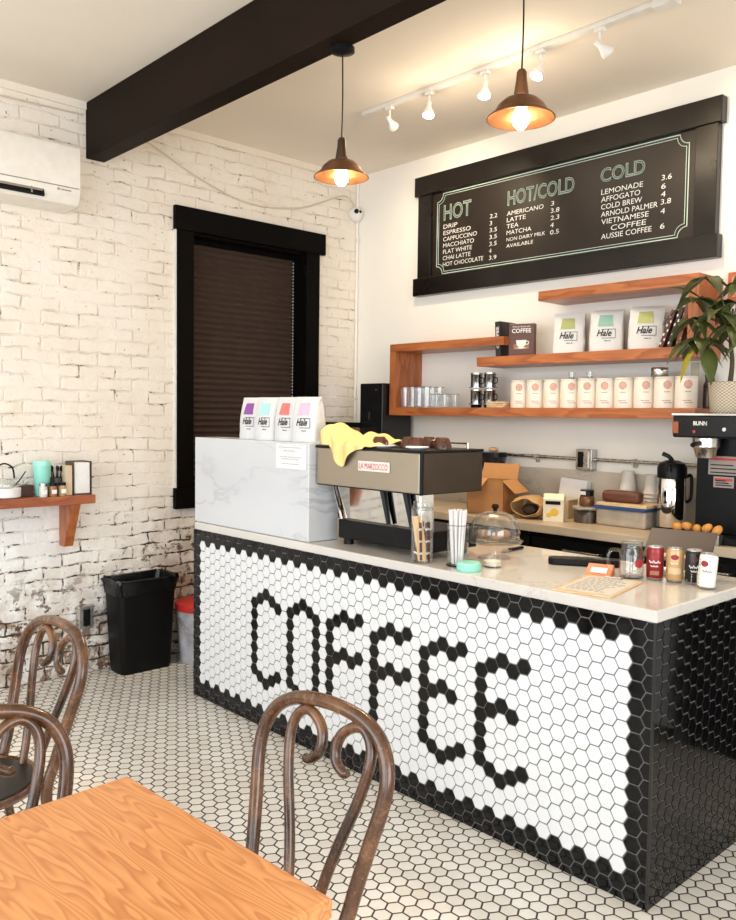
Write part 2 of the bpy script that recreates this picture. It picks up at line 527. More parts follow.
class Letters:
    """Collects lines of lettering fitted into boxes on a plane (x to the reader's right, z up), facing -Y."""
    def __init__(s):
        s.b = bmesh.new()

    def add(s, body, x0, x1, z0, hgt, mode='fill', bold=0.0, shear=0.0, slope=0.0):
        me = text_mesh(body, mode, bold, shear)
        vs = [v.co for v in me.vertices]
        if not vs:
            return s
        ax, bx = min(v.x for v in vs), max(v.x for v in vs); ay, by = min(v.y for v in vs), max(v.y for v in vs)
        kx = (x1 - x0) / max(bx - ax, 1e-6) if x1 is not None else hgt / max(by - ay, 1e-6)
        kz = hgt / max(by - ay, 1e-6)
        for v in me.vertices:
            x = (v.co.x - ax) * kx
            v.co = Vector((x0 + x, -abs(v.co.z) * 0.02, z0 + (v.co.y - ay) * kz + slope * x))
        s.b.from_mesh(me); bpy.data.meshes.remove(me)
        return s

    def build(s, name, mat, parent, loc=(0, 0, 0), rot=(0, 0, 0), wrap=None):
        if wrap:                                                     # bend round a cylinder of that radius standing at the origin
            for v in s.b.verts:
                a = v.co.x / wrap
                v.co = Vector((math.sin(a) * wrap, -math.cos(a) * wrap, v.co.z))
        me = bpy.data.meshes.new(name); s.b.to_mesh(me); s.b.free(); me.materials.append(mat)
        o = bpy.data.objects.new(name, me); COL.objects.link(o); o.parent = parent; o.location = loc; o.rotation_euler = rot
        return o


# ------------------------------------------------------------------ room shell
XW, YW, ZC = -4.4, 3.958, 3.10
XE, YS = 2.9, -2.7
struct(MB().bb(XW - .2, XE + .2, YS - .2, YW + .2, -0.1, 0).build('floor', hex_floor(), smooth=0))
struct(MB().bb(XW - .2, XE + .2, YS - .2, YW + .2, ZC, ZC + .1).build('ceiling', M_ceil, smooth=0))
struct(MB().bb(XW - .2, XE + .2, YW, YW + .15, 0, ZC).build('wall_back', M_wall, smooth=0))
# brick wall with the window opening
WY0, WY1, WZ0, WZ1 = 2.60, 3.49, 1.0, 2.54
bw = MB()
bw.bb(XW - .3, XW, YS - .2, WY0, 0, ZC).bb(XW - .3, XW, WY1, YW, 0, ZC).bb(XW - .3, XW, WY0, WY1, 0, WZ0).bb(XW - .3, XW, WY0, WY1, WZ1, ZC)
struct(bw.build('wall_left', brick_wall(), smooth=0))
# street front behind the camera: wall with two shop windows; side wall with one window
fw = MB()
fw.bb(XW, XE, YS - .15, YS, 0, 0.45).bb(XW, XE, YS - .15, YS, 2.85, ZC).bb(XW, -3.85, YS - .15, YS, .45, 2.85)
fw.bb(0.05, 0.55, YS - .15, YS, .45, 2.85).bb(2.25, XE, YS - .15, YS, .45, 2.85)
struct(fw.build('wall_front', M_wall, smooth=0))
sw = MB()
sw.bb(XE, XE + .15, YS - .15, -1.4, 0, ZC).bb(XE, XE + .15, 1.8, YW, 0, ZC).bb(XE, XE + .15, -1.4, 1.8, 0, .7).bb(XE, XE + .15, -1.4, 1.8, 2.7, ZC)
struct(sw.build('wall_right', M_wall, smooth=0))
for nm, x0, x1 in (('window_2', -3.85, 0.05), ('window_3', .55, 2.25)):
    f = MB()
    for a, b, c, d in ((x0, x1, .45, .51), (x0, x1, 2.79, 2.85), (x0, x0 + .06, .51, 2.79), (x1 - .06, x1, .51, 2.79), ((x0 + x1) / 2 - .025, (x0 + x1) / 2 + .025, .51, 2.79)):
        f.bb(a, b, YS - .11, YS - .04, c, d)
    struct(f.build(nm, M_casing, smooth=0))
f = MB()
for a, b, c, d in ((-1.4, 1.8, .7, .76), (-1.4, 1.8, 2.64, 2.7), (-1.4, -1.34, .76, 2.64), (1.74, 1.8, .76, 2.64)):
    f.bb(XE + .04, XE + .11, a, b, c, d)
struct(f.build('window_4', M_casing, smooth=0))
# ceiling beam
struct(MB().bb(XW, XE, 1.985, 2.09, 2.805, ZC).build('ceiling_beam', M_beam, smooth=0, bevel=0.004))
# plaster strip at the head of the brick wall
struct(MB().bb(XW, XW + .014, 2.09, YW, 3.06, ZC).bb(XW, XW + .014, YS, 1.985, 3.06, ZC).build('trim_1', M_ceil, smooth=0))

# window with its black casing
win = struct(MB().bb(XW - .002, XW + .03, 2.512, 3.650, 2.515, 2.653).build('window_1', M_casing, smooth=0, bevel=0.003))
MB().bb(XW - .002, XW + .022, 2.530, 2.640, 1.0, 2.515).build('side_casing', M_casing, win, smooth=0, bevel=0.003)
MB().bb(XW - .002, XW + .012, 2.516, 2.529, 1.0, 2.515).build('casing_edge', M_white, win, smooth=0)['label'] = 'white painted edge'
MB().bb(XW - .002, XW + .022, 3.492, 3.605, 1.0, 2.515).build('side_casing', M_casing, win, smooth=0, bevel=0.003)
MB().bb(XW - .002, XW + .035, 2.512, 3.625, .875, 1.0).build('window_apron', M_casing, win, smooth=0, bevel=0.003)
MB().bb(XW - .18, XW + .0, 2.60, 2.645, 1.0, 2.54).bb(XW - .18, XW, 3.485, 3.50, 1.0, 2.54).bb(XW - .18, XW, 2.6, 3.5, 2.50, 2.56).bb(XW - .18, XW, 2.6, 3.5, .99, 1.03).build('window_jamb', M_casing, win, smooth=0)
MB().bb(XW - .176, XW - .170, 2.645, 3.485, 1.03, 2.50).build('window_pane', plain('dark_pane', (0.02, .02, .022), 0.1), win, smooth=0)
M_blind = plain('blind_fabric', (0.062, 0.036, 0.025), 0.75, var=0.12, scale=40)
bl = MB(); z = 2.495; pts = []
while z > 1.05:
    pts.append((XW - .125, z)); stp = 0.038
    pts.append((XW - .125 + 0.022, z - stp * .55)); z -= stp
for (xa, za), (xb, zb) in zip(pts, pts[1:]):
    bl.face([(xa, 2.65, za), (xa, 3.478, za), (xb, 3.478, zb), (xb, 2.65, zb)])
blind = thing('window_blind', 'dark brown pleated blind pulled down in the black-framed window', 'blind', (0, 0, 0))
bl.build('pleated_fabric', M_blind, blind, smooth=0, solid=0.002)
MB().bb(XW - .13, XW - .09, 2.65, 3.478, 2.47, 2.50).build('head_rail', M_casing, blind, smooth=0)
MB().bb(XW - .13, XW - .10, 2.65, 3.478, 1.035, 1.055).build('bottom_rail', M_casing, blind, smooth=0)
ch = MB()
for i in range(62):
    ch.sphere(0.0042, (XW - .085, 3.462, 2.45 - i * 0.021), seg=6)
o = ch.build('bead_chain', M_white, blind); o['label'] = 'white bead chain'

# ------------------------------------------------------------------ bar counter with hex mosaic
CX0, CX1, CY0, CY1, CZ = -3.70, -1.176, 2.234, 2.89, 0.858
counter = thing('bar_counter', 'tiled coffee bar with COFFEE spelled in black hexagons on white', 'counter', (CX0, CY0, 0))
M_grout = plain('grey_grout', (0.15, 0.145, 0.14), 0.8)
M_tw = plain('white_tile', (0.74, 0.755, 0.775), 0.16, var=0.012)
M_tb = plain('black_tile', (0.0028, 0.0026, 0.0028), 0.10, spec=0.3, var=0.2)
MB().bb(0, CX1 - CX0, 0, CY1 - CY0, 0, CZ).build('counter_body', M_grout, counter, smooth=0)


def clip(poly, x0, x1, y0, y1):
    for ax, lim, sg in ((0, x0, 1), (0, x1, -1), (1, y0, 1), (1, y1, -1)):
        out = []
        for i in range(len(poly)):
            a, b = poly[i], poly[(i + 1) % len(poly)]
            ia, ib = sg * (a[ax] - lim) >= 0, sg * (b[ax] - lim) >= 0
            if ia:
                out.append(a)
            if ia != ib:
                t = (lim - a[ax]) / (b[ax] - a[ax])
                out.append((a[0] + t * (b[0] - a[0]), a[1] + t * (b[1] - a[1])))
        poly = out
        if len(poly) < 3:
            return None
    return poly


HP = 0.052; HC = HP * math.sqrt(3) / 2
BLK = set()


def stem(c, n=7, top=0):
    for k in range(n):
        BLK.add((c, top - 2 * k))


stem(10); [BLK.add(q) for q in ((11, 1), (12, 2), (13, 1), (14, 0), (11, -13), (12, -14), (13, -13), (14, -12))]
stem(16); stem(20); [BLK.add(q) for q in ((17, 1), (18, 2), (19, 1), (17, -13), (18, -14), (19, -13))]
for c in (22, 28, 34, 40):
    stem(c); [BLK.add((c + i, j)) for i, j in ((1, 1), (2, 2), (3, 1), (4, 2), (1, -5), (2, -4), (3, -5))]
    if c < 30:
        BLK.add((c + 4, -4))
    else:
        [BLK.add((c + i, j)) for i, j in ((1, -13), (2, -14), (3, -13), (4, -12))]


def mosaic(mb, x_of, z_of, cols, rows, lim, black, proud=0.0035):
    for c in range(*cols):
        for r in range(*rows):
            if (c + r) % 2:
                continue
            x, z = x_of(c), z_of(r); rad = (HP - 0.0042) / 2 / math.cos(PI / 6)
            o_ = [(x + rad * math.cos(PI / 3 * k), z + rad * math.sin(PI / 3 * k)) for k in range(6)]
            i_ = [(x + (rad - .0016) * math.cos(PI / 3 * k), z + (rad - .0016) * math.sin(PI / 3 * k)) for k in range(6)]
            a = clip(o_, *lim); b = clip(i_, *[lim[0], lim[1], lim[2], lim[3]])
            if not a or not b or len(a) != len(b):
                if not a:
                    continue
                b = a
            mb.mi = 1 if black(c, r) else 0
            lo = [mb.b.verts.new((p[0], 0.0005, p[1])) for p in a]; mid = [mb.b.verts.new((p[0], -proud + .001, p[1])) for p in a]
            hi = [mb.b.verts.new((p[0], -proud, p[1])) for p in b]
            n = len(a)
            for A, B in ((lo, mid), (mid, hi)):
                for k in range(n):
                    try:
                        mb.b.faces.new([A[k], A[(k + 1) % n], B[(k + 1) % n], B[k]]).material_index = mb.mi
                    except ValueError:
                        pass
            mb.b.faces.new(hi).material_index = mb.mi


def front_black(c, r):
    if c < 0 or c > 52 or (c, r) in BLK:
        return True
    return r > 8 or r < -18


mb = MB()
mosaic(mb, lambda c: 0.085 + HC * c, lambda r: 0.5700 + HP / 2 * r, (-3, 56), (-24, 13), (0.001, CX1 - CX0 - .001, 0.002, CZ - .001), front_black)
mb.build('front_mosaic', [M_tw, M_tb], counter, smooth=0)
mb = MB()
mosaic(mb, lambda c: 0.02 + HC * c, lambda r: 0.5700 + HP / 2 * r, (-2, 20), (-24, 13), (0.001, CY1 - CY0 - .001, 0.002, CZ - .001), lambda c, r: True)
o = mb.build('side_mosaic', [M_tw, M_tb], counter, smooth=0, loc=(CX1 - CX0, 0, 0), rot=(0, 0, R(90)))
o['label'] = 'all black hexagon tiles'
MB().bb(CX1 - CX0 - .003, CX1 - CX0 + .0045, -.0045, .003, 0, CZ).build('corner_trim', plain('dark_trim', (0.05, .05, .052), 0.3, 0.8), counter, smooth=0)

ZT = 0.897
slab = MB().bb(-3.664, -1.162, 2.214, 2.91, CZ + .003, ZT).build('countertop', M_slab, smooth=0, bevel=0.004)
tag(slab, 'pale marble countertop slab lying on the tiled bar', 'countertop')
mbx = MB().bb(-3.690, -2.772, 2.232, 2.40, ZT + .001, 1.324).build('marble_block', M_marble, smooth=0, bevel=0.003)
tag(mbx, 'raised white marble block with grey veins carrying the four coffee bags', 'counter ledge')

# paper notice
nt = thing('notice_sheet', 'white paper notice taped to the raised marble block', 'notice', (-2.895, 2.231, 1.262))
MB().bb(-.108, .105, -.0018, 0, -.055, .054).build('sheet', M_paper, nt, smooth=0)
ln = MB()
for zz, a, b in ((.036, -.085, .075), (.021, -.05, .03), (-.006, -.08, .07), (-.015, -.07, .055), (-.036, -.06, .06)):
    x = a
    while x < b:
        wd = random.uniform(.006, .018); ln.bb(x, min(x + wd, b), -.0024, -.0018, zz, zz + .0045); x += wd + .004
ln.build('printed_lines', plain('grey_ink', (0.42, .42, .43), 0.8), nt, smooth=0)

# ------------------------------------------------------------------ back counter
BT = 0.915
back = thing('back_counter_cabinets', 'long black base cabinets under the back worktop', 'cabinet', (-2.5, 3.5, 0))
MB().bb(-1.88, 1.86, 0, .44, .08, BT - .045).build('cabinet_body', M_blackm, back, smooth=0)
for i in range(6):
    x0 = -1.86 + i * .615
    d = MB().bb(x0, x0 + .595, -.02, -.001, .12, BT - .075).build('door', M_blackm, back, smooth=0, bevel=.003)
    MB().tube([(x0 + .2, -.02, .80), (x0 + .2, -.045, .80), (x0 + .4, -.045, .80), (x0 + .4, -.02, .80)], .005, smooth=False).build('handle', M_steel, d)
MB().bb(-1.85, 1.84, .03, .43, 0, .08).build('plinth', M_black, back, smooth=0)
o = MB().bb(-4.385, 0.35, 3.44, YW - .021, BT - .042, BT).build('back_worktop', plain('beige_stone', (0.52, 0.42, 0.31), 0.35, var=.1, scale=5), smooth=0, bevel=.003)
tag(o, 'beige stone worktop along the back wall with cups and pastry boxes on it', 'worktop')
o = MB().bb(-4.385, 0.35, YW - .02, YW - .001, BT - .02, 1.160).build('backsplash', M_splash, smooth=0)
tag(o, 'low veined stone backsplash behind the back worktop', 'backsplash')
fr = thing('undercounter_fridge', 'stainless undercounter fridge at the far end of the back counter', 'fridge', (-.2, 3.62, 0))
MB().bb(-.42, .55, -.16, .30, .08, .865).build('body', M_steel, fr, smooth=0)
MB().bb(-.41, .065, -.19, -.162, .10, .85).build('door', plain('fridge_front', (.45, .46, .46), .5), fr, smooth=0, bevel=.004)
MB().bb(.075, .545, -.19, -.162, .10, .85).build('door', MC['fridge_front'], fr, smooth=0, bevel=.004)
for lx in (-.38, .50):
    for ly in (-.12, .26):
        MB().cyl(.02, 0, .08, (lx, ly, 0)).build('foot', M_black, fr)

# conduit, outlet box
cdt = thing('wall_conduit', 'grey metal conduit pipe running along the back wall above the backsplash', 'conduit', (-2.5, YW - .02, 1.223))
MB().tube([(-.72, 0, .004), (-.05, 0, 0)], .0095, smooth=False).tube([(.05, 0, 0), (1.2, 0, -.003)], .0095, smooth=False).build('pipe', M_steel, cdt)
for sx in (-.33, .28, .75):
    MB().bb(sx - .008, sx + .008, -.014, .019, -.014, .014).bb(sx - .012, sx + .012, .012, .019, -.032, .0).build('strap', M_steel, cdt, smooth=0)
ob = thing('outlet_box', 'square metal outlet box with dark sockets on the back wall conduit', 'outlet', (-2.497, YW - .001, 1.222))
MB().bb(-.049, .049, -.055, 0, -.056, .056).build('box', M_steel, ob, smooth=0, bevel=.004)
MB().bb(-.036, -.002, -.058, -.055, -.042, .042).build('socket', M_black, ob, smooth=0)
MB().bb(.026, .036, -.058, -.055, -.045, .045).build('cover_edge', M_white, ob, smooth=0)

# ------------------------------------------------------------------ menu board
mbd = thing('menu_board', 'large black framed chalkboard menu listing hot and cold drinks', 'menu board', (-2.796, YW, 2.58))
M_board = plain('chalkboard', (0.014, 0.0075, 0.0045), 0.42, var=0.18, scale=3)
M_bfr = plain('board_frame', (0.006, 0.0035, 0.0025), 0.30, var=0.2, scale=5)
X0 = -2.81; Z0 = 2.58
MB().bb(-.94, .94, -.026, -.001, -.33, .33).build('chalkboard_panel', M_board, mbd, smooth=0)
for nm, b in (('top_rail', (-1.0, .992, -.055, -.001, .262, .383)), ('bottom_rail', (-1.004, .990, -.055, -.001, -.367, -.255))):
    MB().bb(*b).build(nm, M_bfr, mbd, smooth=0, bevel=.004)
for a, b in ((-.975, -.862), (.862, .972)):
    MB().bb(a, b, -.045, -.001, -.255, .262).build('stile', M_bfr, mbd, smooth=0, bevel=.003)
M_chalk = plain('white_chalk', (0.80, 0.80, 0.76), 0.9)
M_mint = plain('mint_chalk', (0.62, 0.78, 0.68), 0.9)
# chalk border: two lines with scooped corners
bo = MB()
for ins, wd in ((0.0, .0042), (.0135, .0026)):
    l_, r_, b_, t_ = -.823 + ins, .823 - ins, -.243 + ins, .252 - ins; q = .048
    P_ = []
    for cx_, cz_, a0, a1 in ((l_, t_, 0, -90), (r_, t_, -90, -180), (r_, b_, 180, 90), (l_, b_, 90, 0)):
        for k in range(9):
            a = R(a0 + (a1 - a0) * k / 8); P_.append((cx_ + q * math.cos(a), cz_ + q * math.sin(a)))
    # order: top-left scoop runs from (l,t-q) to (l+q,t)
    seq = []
    for ci, (cx_, cz_, a0, a1) in enumerate(((l_, t_, -90, 0), (r_, t_, 180, 270), (r_, b_, 90, 180), (l_, b_, 0, 90))):
        for k in range(9):
            a = R(a0 + (a1 - a0) * k / 8); seq.append((cx_ + q * math.cos(a), cz_ + q * math.sin(a)))
    n = len(seq)
    for k in range(n):
        (xa, za), (xb, zb) = seq[k], seq[(k + 1) % n]
        d = Vector((xb - xa, zb - za)); ln_ = d.length
        if ln_ < 1e-6:
            continue
        bo.box(((xa + xb) / 2, -.0268, (za + zb) / 2), (ln_ + wd, .0012, wd), (0, -math.atan2(zb - za, xb - xa), 0))
bo.build('chalk_border', M_mint, mbd, smooth=0)


def L(x):
    return x - X0


for args in (('HOT', L(-3.580), L(-3.357), 2.662 - Z0, .098), ('HOT/COLD', L(-3.083), L(-2.631), 2.668 - Z0, .086), ('COLD', L(-2.472), L(-2.216), 2.683 - Z0, .075)):
    hd = Letters(); hd.add(*args, 'outline'); hd.build('heading_lettering', M_mint, mbd, (0, -.0272, 0))
cols_ = {}


def line(txt, x0, x1, z, h=.0255, slope=0.0):
    k = sum(x0 > q for q in (-3.3, -3.1, -2.8, -2.6, -2.2))
    cols_.setdefault(k, Letters()).add(txt, L(x0), L(x1), z - Z0, h, 'fill', 0.0, 0.05, slope)


for i, (tx, wd, pr) in enumerate((('DRIP', .115, '2.2'), ('ESPRESSO', .222, '3'), ('CAPPUCCINO', .272, '3.5'), ('MACCHIATO', .25, '3.5'), ('FLAT WHITE', .235, '3.5'), ('CHAI LATTE', .225, '4'), ('HOT CHOCOLATE', .325, '3.9'))):
    z = 2.613 - i * .0388
    line(tx, -3.581, -3.581 + wd, z)
    if i < 7:
        line(pr, -3.213, -3.213 + (.056 if len(pr) > 1 else .018), 2.618 - i * .0405, .025)
for i, (tx, wd) in enumerate((('AMERICANO', .256), ('LATTE', .135), ('TEA', .085), ('MATCHA', .175), ('NON DAIRY MILK', .27), ('AVAILABLE', .19))):
    line(tx, -3.086, -3.086 + wd, 2.613 - i * .0368, .0245 if i < 4 else .020)
for i, pr in enumerate(('3', '3.8', '2.3', '4', '0.5')):
    line(pr, -2.782, -2.782 + (.057 if len(pr) > 1 else .022), 2.618 - i * .0395, .0245)
for i, (tx, x0, wd) in enumerate((('LEMONADE', -2.466, .24), ('AFFOGATO', -2.466, .225), ('COLD BREW', -2.464, .235), ('ARNOLD PALMER', -2.464, .32), ('VIETNAMESE', -2.46, .27), ('COFFEE', -2.403, .20), ('AUSSIE COFFEE', -2.46, .288))):
    line(tx, x0, x0 + wd, 2.620 - i * .0387, .027)
for pr, z in (('3.6', 2.630), ('6', 2.588), ('4', 2.549), ('3.8', 2.511), ('4', 2.466), ('6', 2.392)):
    line(pr, -2.127, -2.127 + (.054 if len(pr) > 1 else .024), z, .026)
for k in sorted(cols_):
    cols_[k].build('price_lettering' if k % 2 else 'menu_lettering', M_chalk, mbd, (0, -.0268, 0))

# ------------------------------------------------------------------ wall shelves
YF = 3.712; YB = YW - .001
sh1 = thing('wall_shelf', 'cherry wood shelf unit with the long bottom board carrying glasses and canisters', 'shelf', (-2.8, YB, 1.447))
def bx(name, x0, x1, z0, z1, parent, ox, oz, m):
    return MB().bb(x0 - ox, x1 - ox, YF - YB, 0, z0 - oz, z1 - oz).build(name, m, parent, smooth=0, bevel=.002)
bx('bottom_board', -3.805, -1.795, 1.447, 1.497, sh1, -2.8, 1.447, M_cherry)
bx('side_panel', -3.805, -3.755, 1.497, 1.845, sh1, -2.8, 1.447, M_cherryz)
bx('top_board', -3.805, -2.905, 1.845, 1.893, sh1, -2.8, 1.447, M_cherry)
sh2 = thing('wall_shelf', 'cherry wood shelf unit under the menu carrying books and white coffee bags', 'shelf', (-2.4, YB, 1.731))
bx('bottom_board', -3.095, -1.795, 1.731, 1.783, sh2, -2.4, 1.731, M_cherry)
bx('side_panel', -1.845, -1.795, 1.783, 2.064, sh2, -2.4, 1.731, M_cherryz)
bx('top_board', -2.680, -1.795, 2.064, 2.115, sh2, -2.4, 1.731, M_cherry)
S1 = 1.4975; S2 = 1.7835

ORD = ['first', 'second', 'third', 'fourth', 'fifth', 'sixth', 'seventh', 'eighth', 'ninth', 'tenth', 'eleventh', 'twelfth']
# canisters
xs = [-2.851, -2.744, -2.634, -2.524, -2.416, -2.311, -2.205, -2.098, -1.990, -1.882]
M_can = plain('canister_cream', (0.84, 0.77, 0.67), 0.4, var=.02)
M_coral = plain('coral_print', (0.72, 0.33, 0.24), 0.6)
M_brownink = plain('brown_ink', (0.30, 0.17, 0.11), 0.7)
can0 = None
for i, x in enumerate(xs):
    lab = 'cream canister with round coral emblem, %s from the glassware on the long shelf' % ORD[i]
    if can0 is None:
        can0 = thing('canister', lab, 'canister', (x, 3.80, S1), R(30), 'cream canisters on the long shelf')
        MB().lathe([(0, 0), (.051, 0), (.0515, .003), (.0515, .135), (.0495, .14), (0, .14)]).build('body', M_can, can0)
        MB().lathe([(0, .14), (.0515, .14), (.0522, .143), (.0522, .149), (.051, .151), (0, .151)]).build('lid', plain('canister_lid', (.78, .70, .58), .45), can0)
        em = MB()
        for k in range(7):
            aw = .0016
            hw = math.sqrt(max(0, .0155 ** 2 - ((k - 3) * .0046) ** 2))
            zc = .112 + (k - 3) * .0050
            pts_ = [(math.sin(u / .0520) * .0520, -math.cos(u / .0520) * .0520, zc + (.0012 if j % 2 else 0)) for j, u in enumerate([(-1 + 2 * q / 6) * hw for q in range(7)])]
            em.tube(pts_, aw, 4, smooth=False)
        ring = [(math.sin(.0175 * math.cos(2 * PI * q / 20) / .0520) * .0520, -math.cos(.0175 * math.cos(2 * PI * q / 20) / .0520) * .0520, .112 + .0185 * math.sin(2 * PI * q / 20)) for q in range(21)]
        em.tube(ring, .0015, 4, smooth=False)
        em.build('emblem', M_coral, can0)
        tx = MB()
        for zz, a, b in ((.078, -.012, .012), (.036, -.02, .016), (.026, -.012, .024)):
            u = a
            while u < b:
                tx.box((math.sin(u / .0518) * .0518, -math.cos(u / .0518) * .0518, zz), (.004, .0012, .0035), (0, 0, u / .0518)); u += .0058
        tx.build('printed_lines', M_brownink, can0)
    else:
        dup(can0, (x, 3.80 + random.uniform(-.004, .004), S1), R(30 + random.uniform(-12, 12)), lab)
# small items on the canisters
for k, (x, lb) in enumerate(((-2.518, 'small clear glass cup upside down on a canister, nearer the books end'), (-2.462, 'small clear glass cup upside down on a canister, nearer the tin'))):
    pass
for k, (x, lb) in enumerate(((-2.517, 'small shot glass on top of the fourth canister'), (-2.408, 'small shot glass on top of the fifth canister'))):
    if k == 0:
        sg0 = thing('shot_glass', lb, 'glass', (x, 3.80, S1 + .1515), 0, 'shot glasses on the canisters')
        MB().lathe([(0, .004), (.017, .004), (.020, .036), (.0215, .036), (.019, 0), (0, 0)]).build('glass_wall', M_glass, sg0)
        MB().cyl(.014, .0045, .010).build('coffee_residue', plain('coffee', (.05, .025, .012), .3), sg0)
    else:
        dup(sg0, (x, 3.80, S1 + .1515), 0, lb)
tn = thing('metal_tin', 'small round metal tin lying on top of a canister near the plant', 'tin', (-2.02, 3.80, S1 + .153))
MB().lathe([(0, 0), (.038, 0), (.040, .003), (.040, .026), (0, .026)]).build('body', M_steel, tn)
MB().lathe([(0, .026), (.0415, .026), (.0415, .040), (.039, .043), (0, .043)]).build('lid', M_chrome, tn)
o = MB().box((0, 0, .033), (.036, .018, .066)).build('sugar_box', plain('olive_card', (.36, .34, .24), .6), loc=(-1.872, 3.86, S1 + .153), rot=(0, 0, R(20)), smooth=0, bevel=.002)
tag(o, 'small olive box standing on the canister nearest the plant', 'box')
jr = thing('dark_jar', 'dark brown jar standing beyond the last canister beside the basket', 'jar', (-1.822, 3.90, S1))

# tumblers
def tumbler(name, lab, loc, r0, r1, hgt, grp):
    t = thing(name, lab, 'glass', loc, 0, grp)
    MB().lathe([(0, 0), (r0, 0), (r1, hgt), (r1 - .0025, hgt), (r0 - .003, .008), (0, .008)], seg=20).build('glass_wall', M_glass, t)
    MB().lathe([(r1 - .003, hgt - .002), (r1, hgt), (r1 + .0005, hgt - .003)], seg=20, close=True).build('rim', M_gedge, t)
    return t
tg = None
for row, y in enumerate((3.765, 3.865)):
    for i in range(4):
        lab = 'tall clear tumbler, %s from the shelf end panel in the %s row' % (ORD[i], 'front' if row == 0 else 'back')
        p = (-3.715 + i * .063 + row * .012, y, S1)
        tg = dup(tg, p, i * .5, lab) if tg else tumbler('tumbler', lab, p, .026, .0305, .128, 'tall tumblers on the long shelf')
tg = None
for i in range(4):
    lab = 'short clear tumbler, %s from the tall tumblers' % ORD[i]
    p = (-3.455 + (i % 2) * .066 + (i // 2) * .02, 3.765 + (i // 2) * .075, S1)
    tg = dup(tg, p, i * .5, lab) if tg else tumbler('short_tumbler', lab, p, .026, .031, .082, 'short tumblers on the long shelf')

# metal drip filters, boards
def drip(lab, loc):
    t = thing('drip_filter', lab, 'coffee filter', loc, 0, 'metal drip filters in stacks')
    MB().lathe([(0, 0), (.044, 0), (.044, .004), (.034, .006), (.034, .075), (.036, .078), (.0, .078)]).build('brew_chamber', plain('dark_chrome', (.30, .30, .31), .14, 1.0), t)
    MB().lathe([(0, .079), (.036, .079), (.036, .087), (.006, .089), (.006, .094), (0, .094)]).build('lid', M_steel, t)
    MB().tube([(.033, 0, .06), (.052, 0, .055), (.052, 0, .03), (.033, 0, .025)], .003, 6).build('handle', M_black, t)
    return t
for k, (x, nm) in enumerate(((-3.165, 'glassware'), (-3.066, 'canisters'))):
    o = MB().lathe([(0, 0), (.03, 0), (.034, .018), (.0, .018)]).build('cup_base', M_black, loc=(x, 3.80, S1))
    tag(o, 'small black dish under the metal filter stack nearer the %s' % nm, 'dish')
    for j in range(2):
        lb = '%s metal drip filter of the stack nearer the %s' % (('lower', 'upper')[j], nm)
        p = (x, 3.80, S1 + .019 + j * .0955)
        if k == 0 and j == 0:
            df0 = drip(lb, p)
        else:
            dup(df0, p, 0, lb)
for k in range(3):
    o = MB().bb(-.06, .06, -.045, .045, 0, .011).build('wooden_coaster', M_ply, loc=(-2.972, 3.775, S1 + k * .0115), rot=(0, 0, R((0, 9, -6)[k])), smooth=0, bevel=.002)
    tag(o, '%s wooden board in the low stack beside the canisters' % ('bottom', 'middle', 'top')[k], 'board', 'wooden boards on the long shelf')

# white coffee bags on the upper shelf and on the marble block
M_bag = plain('bag_white', (0.72, 0.71, 0.69), 0.55, var=.03)
M_bagb = plain('bag_bright', (0.66, 0.66, 0.665), 0.5, var=.02)


